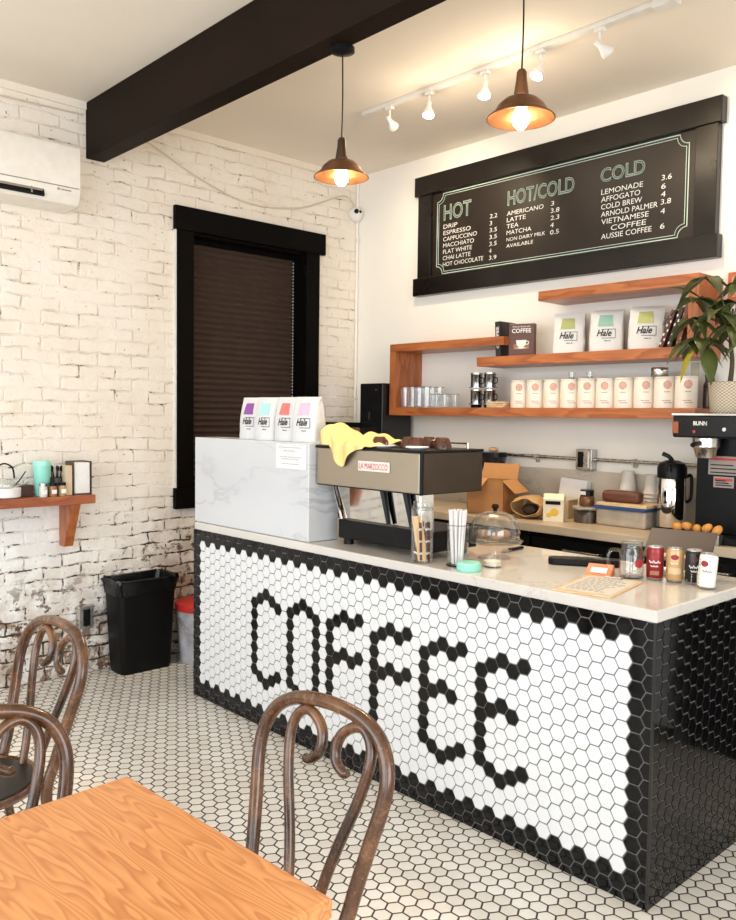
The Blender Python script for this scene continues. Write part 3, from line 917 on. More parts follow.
def coffee_bag(lab, loc, rz, wd, dp, hg, patch, mat, group, lean=0.0):
    t = thing('coffee_bag', lab, 'coffee bag', loc, rz, group)
    b = MB(); n = 10

    def sec(k):                       # half width, half depth at height fraction
        f = k / n
        d_ = dp * .5 * (1 - .25 * f - .62 * max(0, (f - .55) / .45) ** 1.6)
        w_ = wd * .5 * (1 + .02 * math.sin(f * 5) - .03 * f)
        return w_, max(d_, .004)
    rings = []
    for k in range(n + 1):
        w_, d_ = sec(k); z_ = hg * k / n
        prof = []
        for (px, py) in ((-1, -.75), (-.85, -1), (0, -1.06 if 1 < k < n - 1 else -1), (.85, -1), (1, -.75), (.93, 0), (1, .75), (.85, 1), (0, 1), (-.85, 1), (-1, .75), (-.93, 0)):
            prof.append(b.b.verts.new((px * w_ + random.uniform(-.0012, .0012), py * d_ + random.uniform(-.0012, .0012) + lean * z_, z_)))
        rings.append(prof)
    for a, c in zip(rings, rings[1:]):
        for i in range(12):
            b.b.faces.new([a[i], a[(i + 1) % 12], c[(i + 1) % 12], c[i]])
    b.b.faces.new(rings[0][::-1]); b.b.faces.new(rings[-1])
    b.build('pouch', mat, t, smooth=60)
    MB().bb(-wd * .49, wd * .49, -.005 + lean * hg, .005 + lean * hg, hg - .012, hg + .002).build('folded_top', mat, t, smooth=0, bevel=.002)
    def yf(z_):
        k = z_ / hg * n; k0 = min(int(k), n - 1); a, c = sec(k0)[1], sec(k0 + 1)[1]
        return -(a + (c - a) * (k - k0)) * 1.06 - .0022 + lean * z_
    pm = MB(); z0, z1 = hg * .60, hg * .87; pw = wd * .46

    def pf(u, v):
        z_ = z0 + (z1 - z0) * v
        return ((u - .5) * pw * (1 - .18 * v) - wd * .02, yf(z_), z_)
    pm.grid(pf, 4, 5)
    pm.build('label_patch', patch, t, smooth=0, solid=.0008)
    lg = Letters(); lg.add('Hale', -wd * .27, wd * .17, hg * .36, hg * .16, 'fill', .018, .35)
    q = lg.build('brand_lettering', M_black, t, (0, 0, 0))
    for v in q.data.vertices:
        v.co.y = yf(v.co.z) - .0006
    fr_ = MB()
    for a, b_, c, d in ((-.13, .28, .31, .322), (-.13, .28, .52, .532), (.268, .28, .322, .52)):
        zz = (c + d) / 2 * hg
        fr_.box(((a + b_) / 2 * wd, yf(zz) - .0005, zz), ((b_ - a) * wd, .0008, (d - c) * hg), (0, 0, 0))
    lw_ = Letters()
    for a, b_ in ((-.05, .06), (.08, .14)):
        fr_.box(((a + b_) / 2 * wd, yf(hg * .25) - .0005, hg * .25), ((b_ - a) * wd, .0008, hg * .016))
    fr_.build('logo_frame', M_black, t, smooth=0)
    return t


P_grn = plain('patch_green', (.40, .43, .17), .6); P_teal = plain('patch_teal', (.28, .50, .40), .6)
P_yel = plain('patch_yellow', (.47, .50, .19), .6)
for x, pm_, lb in ((-2.545, P_grn, 'white coffee bag with olive green label patch, beside the books'), (-2.322, P_teal, 'white coffee bag with teal label patch on the upper shelf'), (-2.102, P_yel, 'white coffee bag with yellow-green label patch, beside the leaning books')):
    coffee_bag(lb, (x, 3.815, S2), R(24), .168, .105, .212, pm_, M_bag, 'coffee bags on the upper shelf')
P_pur = plain('patch_purple', (.26, .07, .32), .6); P_mnt = plain('patch_mint', (.38, .74, .68), .6)
P_red = plain('patch_coral', (.72, .17, .16), .6); P_pnk = plain('patch_pink', (.80, .45, .60), .6)
MT = 1.3245
for x, y, wd, pm_, lb in ((-3.300, 2.318, .122, P_pur, 'white coffee bag with purple label patch on the marble block'), (-3.166, 2.312, .124, P_mnt, 'white coffee bag with mint label patch on the marble block'),
                         (-3.020, 2.318, .122, P_red, 'white coffee bag with coral red label patch on the marble block'), (-2.872, 2.310, .136, P_pnk, 'white coffee bag with pale pink label patch on the marble block')):
    coffee_bag(lb, (x, y, MT), R(14), wd, .085, .196, pm_, M_bagb, 'coffee bags on the marble block')

# books
def book(lab, loc, rot, w_, d_, h_, cov, group=None, parts=None):
    t = thing('book', lab, 'book', loc, 0, group, rot)
    MB().bb(-w_ / 2, w_ / 2, -d_ / 2, d_ / 2, 0, h_).build('cover', cov, t, smooth=0, bevel=.0015)
    MB().bb(-w_ / 2 + .003, w_ / 2 - .003, -d_ / 2 + .002, d_ / 2 + .0012, .004, h_ + .0012).build('pages', M_paper, t, smooth=0)
    return t
M_bkd = plain('book_dark', (.02, .017, .016), .45); M_bkb = plain('book_brown', (.10, .032, .018), .45)
bk = book('dark book standing at the shelf edge beside the brown coffee book', (-2.952, 3.80, S2), (0, R(-3), 0), .034, .15, .195, M_bkd)
lt = Letters(); lt.add('COFFEE', 0, .12, -.010, .018, 'fill', .02); lt.build('spine_lettering', M_chalk, bk, (.0, -.0762, .045), (0, R(-90), 0))
bk = book('brown coffee book with a white cup on its cover, standing on the upper shelf', (-2.842, 3.80, S2), (0, 0, R(18)), .145, .04, .178, M_bkb)
lt = Letters(); lt.add('COFFEE', -.055, .055, .128, .024, 'fill', .02); lt.add('MASTERING', -.05, .05, .158, .008)
lt.build('cover_lettering', M_chalk, bk, (0, -.0208, 0))
cp = MB(); cp.lathe([(.012, .048), (.026, .062), (.030, .088), (0, .088)], sy=.02, loc=(0, -.0215, 0)).lathe([(.0, .04), (.038, .045), (.0, .049)], sy=.02, loc=(0, -.0215, 0))
cp.tube([(.027, -.0215, .082), (.042, -.0215, .078), (.04, -.0215, .066), (.027, -.0215, .064)], .003, 6).build('cup_picture', M_chalk, bk)
MB().box((0, -.0206, .052), (.09, .001, .028)).build('cover_band', plain('book_tan', (.30, .12, .05), .5), bk, smooth=0)
for i, (x, ang, cl) in enumerate(((-1.985, 20, (.10, .03, .02)), (-1.943, 18, (.03, .02, .018)), (-1.900, 13, (.16, .05, .035)))):
    bk = book('%s book leaning against the shelf end panel, %s' % (('dark red patterned', 'black and white patterned', 'reddish brown')[i], ('outermost of the three', 'between two others', 'innermost of the three')[i]),
              (x, 3.80, S2), (0, R(ang), 0), .022, .14, (.185, .195, .215)[i], plain('lean_book%d' % i, cl, .5), 'books leaning on the upper shelf')
    pt = MB()
    for k in range(7):
        pt.box((-.006 + .012 * (k % 2), -.0708, .02 + k * .022), (.007, .001, .012))
    pt.build('spine_pattern', M_paper if i < 2 else M_card, bk, smooth=0)

# ------------------------------------------------------------------ espresso machine
EX0, EX1, EY0, EY1 = -2.760, -2.143, 2.262, 2.620
M_em = plain('machine_steel', (0.40, 0.345, 0.27), 0.34, 0.85, var=.06, scale=3)
M_emd = plain('machine_side_shaded', (0.075, 0.055, 0.04), 0.36, 0.75, var=.15, scale=5)  # side steel coloured much darker, painting in the shade on that face
em = thing('espresso_machine', 'steel espresso machine with a red and white badge on the bar', 'espresso machine', (EX0, EY0, ZT))
W_, D_ = EX1 - EX0, EY1 - EY0
MB().bb(0, W_, .004, D_, .25, .410).build('body', M_black, em, smooth=0, bevel=.004)
MB().bb(.006, W_ - .008, 0, .006, .255, .408).build('back_panel', M_em, em, smooth=0, bevel=.003)
MB().bb(W_ - .004, W_ + .003, .012, D_ - .006, .253, .408).build('side_panel', M_emd, em, smooth=0, bevel=.002)
MB().bb(-.004, W_ + .004, -.003, D_ + .003, .408, .419).build('top_rim', M_black, em, smooth=0, bevel=.003)
MB().bb(W_ - .007, W_ + .005, -.003, .010, .25, .419).build('corner_edge', M_black, em, smooth=0, bevel=.003)
M_mir = plain('mirror_steel', (0.62, 0.58, 0.52), 0.045, 1.0, var=.02)
# mirrored splash panel leaning inwards
sp_ = MB(); sp_.face([(.085, .092, .10), (W_ - .015, .092, .10), (W_ - .015, .088, .252), (.030, .088, .252)])
sp_.build('splash_panel', M_mir, em, smooth=0, solid=.004)
MB().tube([(.022, .078, .252), (.083, .078, .095)], .006, 6, smooth=False).build('strut', M_chrome, em)
MB().tube([(W_ - .012, .012, .25), (W_ - .012, .012, .095)], .006, 6, smooth=False).build('strut', M_chrome, em)
for x in (.34, .47):
    MB().tube([(x, .072, .252), (x + .035, .072, .11)], [.016, .009], 8, smooth=False).build('brew_arm', M_black, em)
MB().bb(.075, W_ - .004, .062, D_ - .02, .025, .105).build('drip_tray', M_black, em, smooth=0, bevel=.006)
for x in (.115, W_ - .05):
    for y in (.090, D_ - .06):
        MB().cyl(.022, 0, .03, (x, y, 0)).build('foot', M_black, em)
bd = MB().bb(.272, .452, -.006, -.0005, .326, .366).build('badge', plain('badge_white', (.78, .70, .66), .4), em, smooth=0, bevel=.002)
M_red = plain('badge_red', (.50, .03, .025), .4)
lt = Letters(); lt.add('LA MARZOCCO', .280, .444, .334, .024, 'fill', 0.0); lt.build('badge_lettering', M_red, bd, (0, -.0072, 0))
rail = MB().tube([(.05, D_ * .1, .44), (.05, D_ * .9, .44), (W_ - .05, D_ * .9, .44)], .004, 6, smooth=False)
for p in ((.05, D_ * .1), (.05, D_ * .9), (W_ - .05, D_ * .9), (W_ * .5, D_ * .9)):
    rail.tube([(*p, .418), (*p, .44)], .004, 6, smooth=False)
rail.build('cup_rail', M_chrome, em)
# cups on the machine
M_cup = plain('brown_cup', (.085, .026, .014), .3); cup0 = None
cxs = [(-2.440, 2.33), (-2.345, 2.40), (-2.27, 2.37), (-2.345, 2.52), (-2.26, 2.50), (-2.195, 2.44)]
for i, (x, y) in enumerate(cxs):
    lb = 'brown espresso cup upside down on the machine, %s' % ('beside the yellow cloth', 'second from the cloth, next to the saucer', 'third from the cloth, front row', 'back row, behind the second cup', 'back row, middle', 'nearest the machine side panel')[i]
    p = (x, y, ZT + .4195)
    if cup0 is None:
        cup0 = thing('espresso_cup', lb, 'cup', p, 0, 'brown cups on the espresso machine')
        MB().lathe([(.034, 0), (.033, .012), (.026, .036), (.020, .044), (0, .044)]).build('bowl', M_cup, cup0)
        MB().tube([(.031, 0, .01), (.046, 0, .014), (.044, 0, .028), (.028, 0, .032)], .0035, 6).build('handle', M_cup, cup0)
    else:
        dup(cup0, p, i * 1.1, lb)
for i, (x, y) in enumerate(((-2.395, 2.315), (-2.215, 2.315))):
    o = MB().lathe([(0, 0), (.03, 0), (.045, .008), (.045, .012), (.03, .006), (0, .006)]).build('saucer', M_paper, loc=(x, y, ZT + .4195))
    tag(o, 'white saucer on the espresso machine %s' % ('next to the yellow cloth', 'near the side panel')[i], 'saucer')
pt = thing('milk_pitcher', 'black pitcher with white stripes under the yellow cloth', 'pitcher', (-2.728, 2.365, ZT + .4205))
MB().lathe([(0, 0), (.024, 0), (.026, .01), (.021, .05), (.022, .070), (.0, .066)]).build('body', M_black, pt)
for k in range(4):
    MB().lathe([(.0262 - k * .0014, .014 + k * .012), (.0252 - k * .0014, .019 + k * .012)], seg=24).build('stripe', M_paper, pt)
# yellow cloth draped over the top and hanging over the front edge
def cloth_fn(u, v):
    # u along x, v from the back of the top over the front edge
    x = -2.715 + u * .315
    top = ZT + .4235
    if v < .6:
        y = 2.47 - v / .6 * .2225; hump = .088 * math.exp(-((u - .10) / .17) ** 2) * math.exp(-((v - .42) / .36) ** 2) + .045 * math.exp(-((u - .58) / .34) ** 2) * math.exp(-((v - .25) / .28) ** 2)
        z_ = top + hump + .011 * math.sin(u * 19 + v * 9) * (1 - v) + .005 * math.sin(u * 41 - v * 13)
        z_ = max(z_, top + .0015)
    else:
        hang = (.088 * math.exp(-((u - .40) / .17) ** 2)) + .012 * math.exp(-((u - .75) / .2) ** 2) + .0
        y = 2.2455 - .007 * math.sin(u * 26); z_ = top + .088 * math.exp(-((u - .10) / .17) ** 2) * math.exp(-((.6 - .42) / .36) ** 2) * (1 - (v - .6) / .4) - (v - .6) / .4 * hang
        if hang < .01:
            z_ = max(z_, top)
    return (x + .02 * (v - .5) * (1 - u), y, z_)
o = MB().grid(cloth_fn, 36, 30).build('cleaning_cloth', plain('yellow_cloth', (.80, .60, .24), .85, var=.06, bump=.2), smooth=80, solid=.003)
tag(o, 'yellow cleaning cloth draped over the edge of the espresso machine', 'cloth')

# ------------------------------------------------------------------ things on the bar
def jar_glass(t, r, h, wall=.003, name='glass_wall', sq=False):
    MB().lathe([(0, 0), (r, 0), (r, h), (r - wall, h), (r - wall, .006), (0, .006)], seg=24).build(name, M_glass, t)
    MB().lathe([(r - wall, h - .001), (r + .001, h - .001), (r + .001, h + .003), (r - wall, h + .003)], seg=24, close=True).build('rim', M_gedge, t)
M_beech = plain('beech_stick', (.74, .48, .24), .6, var=.1)
sj = thing('glass_jar', 'tall clear jar holding wooden stirrers and dark sugar sticks', 'jar', (-2.138, 2.268, ZT))
jar_glass(sj, .042, .200)
MB().lathe([(.041, .203), (.034, .222), (.035, .230), (0, .230)], seg=24).build('shoulder', M_glass, sj)
for i in range(7):
    o = MB().box((0, 0, .085), (.0105, .0022, .17)).build('wooden_stirrer', M_beech, loc=(-2.138 + .010 + .0022 * i, 2.268 - .024 + .0045 * i, ZT + .0075), rot=(R(2), R(-9 + .8 * (i % 3)), R(12 + 6 * (i % 4))), smooth=0)
    tag(o, 'flat wooden stirrer standing in the tall clear jar', 'stirrer', 'wooden stirrers in the jar')
M_sug = plain('sugar_stick', (.075, .02, .012), .5)
for i in range(8):
    a = i * 2.4
    o = MB().box((0, 0, .075), (.012, .003, .14)).build('sugar_stick', M_sug, loc=(-2.138 + .026 * math.cos(a + .6), 2.268 + .026 * math.sin(a + .6), ZT + .007), rot=(R(3), R(2 * math.cos(a)), a), smooth=0)
    for k in range(3):
        MB().box((0, 0, .03 + k * .045), (.0124, .0034, .008)).build('stripe', M_paper, o, smooth=0)
    tag(o, 'dark brown sugar stick with white bands in the tall clear jar', 'sugar stick', 'sugar sticks in the jar')
st = thing('straw_cup', 'clear cup with a black base holding white paper straws', 'cup', (-2.008, 2.322, ZT))
jar_glass(st, .040, .150)
MB().lathe([(0, 0), (.0415, 0), (.0415, .006), (0, .006)]).build('base_ring', M_black, st)
M_straw = plain('paper_straw', (.80, .77, .77), .6, var=.06, scale=60)
for i in range(16):
    a = i * 2.39996; rr = .029 * math.sqrt((i + .5) / 16)
    tx, ty = random.uniform(-5, 5), random.uniform(-5, 5)
    o = MB().lathe([(.0042, 0), (.0042, .198), (.0034, .198), (.0034, 0)], seg=8, close=True).build('paper_straw', M_straw, loc=(-2.008 + rr * .75 * math.cos(a), 2.322 + rr * .75 * math.sin(a), ZT + .008), rot=(R(4) * math.sin(a) * -1, R(4) * math.cos(a), 0))
    tag(o, 'white paper straw standing in the clear cup', 'straw', 'paper straws in the cup')
ml = thing('jar_lid', 'mint green round lid lying on the bar beside the straws', 'lid', (-1.917, 2.278, ZT))
M_mintp = plain('mint_plastic', (.30, .70, .56), .45)
MB().lathe([(0, 0), (.040, 0), (.0425, .003), (.0425, .026), (.040, .030), (0, .030)]).build('cap', M_mintp, ml)
rb = MB()
for k in range(30):
    a = 2 * PI * k / 30; rb.box((.0427 * math.cos(a), .0427 * math.sin(a), .014), (.0012, .003, .020), (0, 0, a))
rb.build('grip_ridges', M_mintp, ml, smooth=0)
ds = thing('glass_dish', 'small shallow clear glass dish beside the mint lid', 'dish', (-1.912, 2.405, ZT))
MB().lathe([(0, 0), (.036, 0), (.037, .038), (.034, .038), (.033, .005), (0, .005)]).build('glass_wall', M_glass, ds)
MB().cyl(.032, .0055, .022).build('contents', plain('sugar', (.72, .66, .56), .8), ds)
# cake stand with dome
ck = thing('cake_stand', 'clear glass cake stand with a domed cover on the bar', 'cake stand', (-2.026, 2.560, ZT))
MB().lathe([(0, 0), (.062, 0), (.062, .004), (.018, .014), (.014, .035), (.018, .056), (.104, .062), (.109, .070), (.104, .072), (0, .066)], seg=32).build('pedestal_plate', M_glass, ck)
dm = MB().lathe([(.096, .073), (.097, .105), (.089, .140), (.066, .168), (.030, .181), (0, .183)], seg=32).build('dome', M_glass, ck, solid=.002)
MB().lathe([(0, .183), (.008, .184), (.008, .19), (.016, .200), (.010, .211), (0, .212)], seg=16).build('knob', M_black, dm)
MB().lathe([(.095, .0725), (.0985, .0725), (.0985, .077), (.095, .077)], seg=32, close=True).build('dome_rim', M_gedge, dm)
MB().lathe([(.108, .068), (.1105, .070), (.108, .072)], seg=32, close=True).build('plate_rim', M_gedge, ck)
for i, (dx, dy, s_) in enumerate(((-.04, -.02, .95), (.035, -.035, .85), (.01, .043, 1.0))):
    o = MB().sphere(.034 * s_, (0, 0, .018), (1, .8, .55), (0, 0, i)).build('pastry', plain('pastry_brown', (.30, .17, .09), .7, var=.3, scale=30, bump=.3), loc=(-2.026 + dx, 2.560 + dy, ZT + .0725))
    tag(o, 'brown pastry under the glass dome, %s' % ('nearest the straws', 'nearest the bar edge', 'towards the back wall')[i], 'pastry', 'pastries under the dome')
kn = thing('cake_knife', 'black handled knife lying beside the cake stand', 'knife', (-2.085, 2.775, ZT), R(-86))
MB().box((0, 0, .008), (.10, .016, .012)).build('handle', M_black, kn, smooth=0, bevel=.004)
MB().box((.075, 0, .0075), (.06, .02, .002)).build('blade', M_steel, kn, smooth=0)

# clipboard and price card
cb = thing('clipboard', 'wooden clipboard with a printed sheet lying at the bar edge', 'clipboard', (-1.462, 2.392, ZT), R(11))
MB().bb(-.098, .098, -.155, .155, 0, .005).build('board', M_ply, cb, smooth=0, bevel=.002)
MB().bb(-.082, .088, -.135, .128, .0052, .0060).build('sheet', plain('sheet_grey', (.62, .60, .56), .6), cb, smooth=0)
pl = MB()
for k in range(13):
    y = .108 - k * .018; x = -.07
    e_ = random.uniform(.02, .075)
    while x < e_:
        wl = random.uniform(.008, .02); pl.bb(x, x + wl, y, y + .004, .006, .0064); x += wl + .005
pl.build('printed_lines', plain('ink', (.16, .15, .14), .8), cb, smooth=0)
MB().bb(-.03, .03, .128, .15, .005, .012).build('clip', M_steel, cb, smooth=0, bevel=.002)
pc = thing('price_card', 'orange stand with a white price card behind the clipboard', 'card holder', (-1.575, 2.585, ZT), R(18))
M_or = plain('orange_plastic', (.72, .13, .03), .45)
MB().prism([(-.045, 0), (.035, 0), (.020, .034), (.012, .034)], -.044, .044, (0, 0, 0), (R(90), 0, R(90))).build('holder', M_or, pc, smooth=0, bevel=.001)
q = MB().box((0, -.0185, .0175), (.056, .001, .028), (R(-59), 0, 0)).build('card', M_paper, pc, smooth=0)
lt = Letters(); lt.add('$1', -.010, .012, -.005, .012, 'fill', .02); lt.build('card_lettering', M_black, pc, (0, -.0192, .0176), (R(-59), 0, 0))
bt = thing('card_reader', 'flat black hand-held card reader lying behind the orange card', 'card reader', (-1.715, 2.700, ZT), R(34))
MB().prism([(-.13, -.022), (-.11, -.034), (.08, -.04), (.13, -.03), (.13, .03), (.08, .04), (-.11, .034), (-.13, .022)], 0, .026).build('body', M_black, bt, smooth=0, bevel=.006)
MB().bb(-.03, .09, -.024, .024, .0262, .0275).build('screen', plain('dark_screen', (.01, .01, .012), .08), bt, smooth=0)

# mug jar
mg = thing('mason_jar_mug', 'empty clear mason jar mug with a handle beside the red can', 'mug', (-1.475, 2.620, ZT))
MB().lathe([(0, 0), (.038, 0), (.042, .006), (.042, .088), (.034, .102), (.036, .126), (.033, .126), (.031, .100), (.039, .086), (.039, .010), (0, .008)], seg=28).build('glass_wall', M_glass, mg)
MB().tube([(-.032, -.026, .094), (-.055, -.045, .092), (-.062, -.05, .06), (-.052, -.042, .028), (-.033, -.026, .022)], .0055, 8).build('handle', M_glass, mg)
rg = MB()
for zz in (.106, .113, .120):
    rg.lathe([(.0352, zz - .0012), (.0366, zz), (.0352, zz + .0012)], seg=28, close=True)
rg.build('screw_thread', M_gedge, mg)
MB().lathe([(0, .001), (.0395, .001), (.0405, .007), (0, .007)], seg=28).build('base', glass('thick_glass', (.55, .56, .55)), mg)
lo = MB().grid(lambda u, v: (.0428 * math.sin((u - .5) * .7 + 1.15), -.0428 * math.cos((u - .5) * .7 + 1.15), .055 + (v - .5) * .030 * math.sqrt(max(0, 1 - (2 * u - 1) ** 2 * .92))), 8, 2)
lo.build('oval_label', plain('label_red', (.35, .02, .02), .5), mg)

# cans
def drink_can(lab, loc, rz, mat, tilt=0.0, marks=None):
    t = thing('drink_can', lab, 'can', loc, 0, 'drink cans on the bar', (0, tilt, rz))
    r = .0285
    MB().lathe([(0, .003), (.020, .003), (.022, 0), (.024, .002), (r, .010), (r, .104), (.0255, .112), (.0245, .112)], seg=28).build('body', mat, t)
    MB().lathe([(.0245, .112), (.0255, .112), (.0255, .115), (.0235, .116), (.0235, .113), (0, .1125)], seg=28).build('top_rim', M_steel, t)
    MB().lathe([(.0222, .0), (.0246, .002), (.0282, .0095), (.0285, .011)], seg=28).build('bottom_rim', M_steel, t)
    MB().box((0, .006, .114), (.010, .018, .0012)).build('pull_tab', M_steel, t)
    if marks:
        marks(t, r + .0003)
    return t


def arcpatch(u0, u1, z0, z1, r, oval=False):
    def fn(u, v):
        a = (u0 + (u1 - u0) * u) / r
        h_ = math.sqrt(max(0, 1 - (2 * u - 1) ** 2 * .95)) if oval else 1
        zc = (z0 + z1) / 2
        return (r * math.sin(a), -r * math.cos(a), zc + (v - .5) * (z1 - z0) * h_)
    return MB().grid(fn, 10, 2)


M_logo = plain('oval_red', (.28, .015, .018), .5); M_gold = plain('thin_gold', (.55, .42, .25), .5)


def squiggle(u0, u1, z, amp, r, n=26, w_=.0009):
    return [(r * math.sin((u0 + (u1 - u0) * k / n) / r), -r * math.cos((u0 + (u1 - u0) * k / n) / r), z + amp * (.65 * math.sin(k * 1.25) + .45 * math.sin(k * .61 + 1))) for k in range(n + 1)]


def marks_red(t, r):
    arcpatch(-.013, .013, .080, .098, r, True).build('oval_label', M_logo, t)
    m = MB(); m.tube(squiggle(-.020, .018, .064, .0045, r), .0013, 5); m.tube(squiggle(-.014, .012, .050, .0025, r), .0010, 5)
    m.build('script_lettering', M_chalk, t)
    m = MB()
    for k in range(9):
        m.tube([(r * math.sin(k * .12 - .5), -r * math.cos(k * .12 - .5), .02), (r * math.sin(k * .12 - .46), -r * math.cos(k * .12 - .46), .034)], .0008, 4, smooth=False)
    m.build('drawing', M_gold, t)


def marks_tan(t, r):
    arcpatch(-.013, .013, .078, .096, r, True).build('oval_label', M_logo, t)
    arcpatch(-.022, .022, .030, .052, r).build('pale_band', plain('pale_tan', (.60, .45, .26), .5), t)
    MB().tube(squiggle(-.014, .012, .066, .003, r), .0010, 5).build('script_lettering', M_chalk, t)


def marks_blk(t, r):
    arcpatch(-.013, .013, .078, .096, r, True).build('oval_label', plain('dark_oval', (.08, .02, .02), .5), t)
    m = MB(); m.tube(squiggle(-.018, .016, .060, .005, r), .0012, 5); m.tube(squiggle(-.012, .012, .046, .003, r), .0010, 5)
    for k in range(16):
        a = (k * 2.4) % 1.8 - .9; zz = .014 + (k * 7 % 13) * .0022
        m.sphere(.0016, (r * math.sin(a), -r * math.cos(a), zz), seg=6)
    m.build('script_lettering', M_chalk, t)


def marks_wht(t, r):
    arcpatch(-.024, .000, .074, .094, r, True).build('oval_label', M_logo, t)
    m = MB(); m.tube(squiggle(-.016, .014, .060, .004, r), .0010, 5)
    for k in range(26):
        a = (k * 2.4) % 2.4 - 1.0; zz = .016 + (k * 7 % 37) * .0022
        m.sphere(.0013, (r * math.sin(a), -r * math.cos(a), zz), seg=6)
    m.build('script_lettering', plain('grey_print', (.20, .18, .16), .6), t)


drink_can('dark red drink can with white script standing beside the jar mug', (-1.403, 2.648, ZT), R(26), plain('can_red', (.26, .014, .018), .3, .3), 0, marks_red)
drink_can('tan drink can with a red oval between the red and black cans', (-1.340, 2.664, ZT), R(26), plain('can_tan', (.55, .34, .15), .3, .2), 0, marks_tan)
drink_can('black drink can with white script between the tan and white cans', (-1.281, 2.682, ZT), R(28), plain('can_black', (.014, .013, .015), .3, .3), 0, marks_blk)
drink_can('white speckled drink can standing at the end of the can row', (-1.220, 2.640, ZT), R(24), plain('can_white', (.78, .77, .72), .35), R(4), marks_wht)

# tablet on stand
tb = thing('tablet', 'dark tablet on a tilting stand behind the cans, seen from its back', 'tablet', (-1.385, 2.785, ZT), R(12))
MB().box((0, 0, .108), (.228, .010, .135), (R(-48), 0, 0)).build('screen_back', plain('tablet_back', (.075, .055, .05), .4), tb, smooth=0, bevel=.004)
MB().tube([(0, 0, .01), (0, .01, .05), (0, .012, .095)], .016, 10).build('stand_neck', M_white, tb)
MB().bb(-.07, .07, -.03, .06, 0, .010).build('stand_base', M_white, tb, smooth=0, bevel=.004)
MB().box((0, -.052, .070), (.110, .022, .020), (R(-48), 0, 0)).build('cradle', plain('cradle_white', (.74, .66, .60), .5), tb, smooth=0, bevel=.004)

# ------------------------------------------------------------------ things on the back worktop
cx = thing('cardboard_box', 'open brown cardboard box with raised flaps on the back worktop', 'box', (-2.905, 3.640, BT), R(12))
b = MB()
bw_, bd_, bh_ = .22, .17, .185
b.bb(-bw_ / 2, bw_ / 2, -bd_ / 2, -bd_ / 2 + .004, 0, bh_).bb(-bw_ / 2, bw_ / 2, bd_ / 2 - .004, bd_ / 2, 0, bh_).bb(-bw_ / 2, -bw_ / 2 + .004, -bd_ / 2, bd_ / 2, 0, bh_).bb(bw_ / 2 - .004, bw_ / 2, -bd_ / 2, bd_ / 2, 0, bh_).bb(-bw_ / 2, bw_ / 2, -bd_ / 2, bd_ / 2, 0, .004)
b.build('carton', M_card, cx, smooth=0)
M_flap = plain('flap_card', (.55, .27, .10), .75)
MB().box((-.045, -.128, .172), (.12, .004, .10), (R(-62), 0, R(0))).build('flap', M_flap, cx, smooth=0)
MB().box((.146, -.01, .155), (.10, .17, .004), (0, R(40), 0)).build('flap', M_flap, cx, smooth=0)
MB().box((0, .100, .226), (.22, .004, .09), (R(-18), 0, 0)).build('flap', M_flap, cx, smooth=0)
pb = thing('paper_bag', 'crumpled brown paper bag with its mouth open beside the carton', 'bag', (-2.620, 3.600, BT), R(12))
b = MB()
def bagf(u, v):
    a = u * 2 * PI; wv = .004 * math.sin(a * 5 + v * 7)
    rr = (.062 + .014 * math.sin(v * 3.1)) * (1 + .0) + wv
    return (rr * 1.25 * math.cos(a), -.065 + v * .15 + .004 * math.cos(a * 3), .062 + .058 * math.sin(a) * (1 - .1 * v) * (.75 if v < .15 else 1) + wv)
b.grid(bagf, 28, 8).build('bag_wall', M_kraft, pb, smooth=60, solid=.0015)
MB().sphere(.045, (0, .055, .055), (1.2, .5, .9)).build('bag_bottom', M_kraft, pb)
MB().sphere(.036, (0, .0, .048), (1.25, 1.2, .8)).build('contents', plain('bag_dark', (.05, .03, .02), .8), pb)
ct = thing('milk_carton', 'small white and yellow carton standing in front of the paper bag', 'carton', (-2.468, 3.600, BT), R(24))
MB().bb(-.052, .052, -.03, .03, 0, .115).build('carton', plain('carton_cream', (.76, .70, .55), .5), ct, smooth=0, bevel=.002)
MB().prism([(-.03, .115), (.03, .115), (.004, .142), (-.004, .142)], -.052, .052, (0, 0, 0), (R(90), 0, R(90))).build('gable_top', MC['carton_cream'], ct, smooth=0)
m = MB(); m.sphere(.022, (.006, -.0305, .05), (1, .06, .9)).sphere(.014, (-.022, -.0305, .034), (1, .06, .9)); m.build('yellow_picture', plain('carton_yellow', (.75, .48, .05), .5), ct)
MB().bb(-.04, .036, -.0312, -.030, .088, .106).build('dark_band', M_black, ct, smooth=0)
bk2 = thing('biscuit_box', 'cream box lying behind the white and yellow carton', 'box', (-2.560, 3.775, BT), R(4))
MB().bb(-.075, .085, -.05, .05, 0, .10).build('carton', plain('box_cream', (.60, .44, .24), .7), bk2, smooth=0, bevel=.003)
np_ = thing('napkin_stack', 'pile of white napkins leaning on the backsplash', 'napkins', (-2.545, 3.888, BT), R(2))
MB().box((0, 0, .105), (.165, .05, .19), (R(-8), R(4), 0)).build('napkin_block', M_paper, np_, smooth=0, bevel=.006)
j = thing('spice_container', 'clear tub of dark coffee beans in front of the backsplash', 'container', (-2.345, 3.705, BT))
MB().lathe([(0, 0), (.066, 0), (.070, .072), (.067, .072), (.064, .004), (0, .004)]).build('tub_wall', M_glass, j)
MB().cyl(.063, .004, .055).build('beans', plain('beans', (.055, .03, .018), .6, var=.5, scale=90, bump=.6), j)
MB().lathe([(0, .0725), (.072, .0725), (.072, .08), (0, .083)]).build('lid', plain('lid_clear', (.42, .38, .33), .3), j)
j = thing('small_jar', 'small jar with a black lid standing on the bean tub', 'jar', (-2.345, 3.705, BT + .0835))
MB().lathe([(0, 0), (.036, 0), (.038, .01), (.038, .042), (.032, .052), (0, .052)]).build('body', plain('amber_jar', (.14, .06, .02), .2), j)
MB().cyl(.034, .052, .082).build('lid', M_black, j)
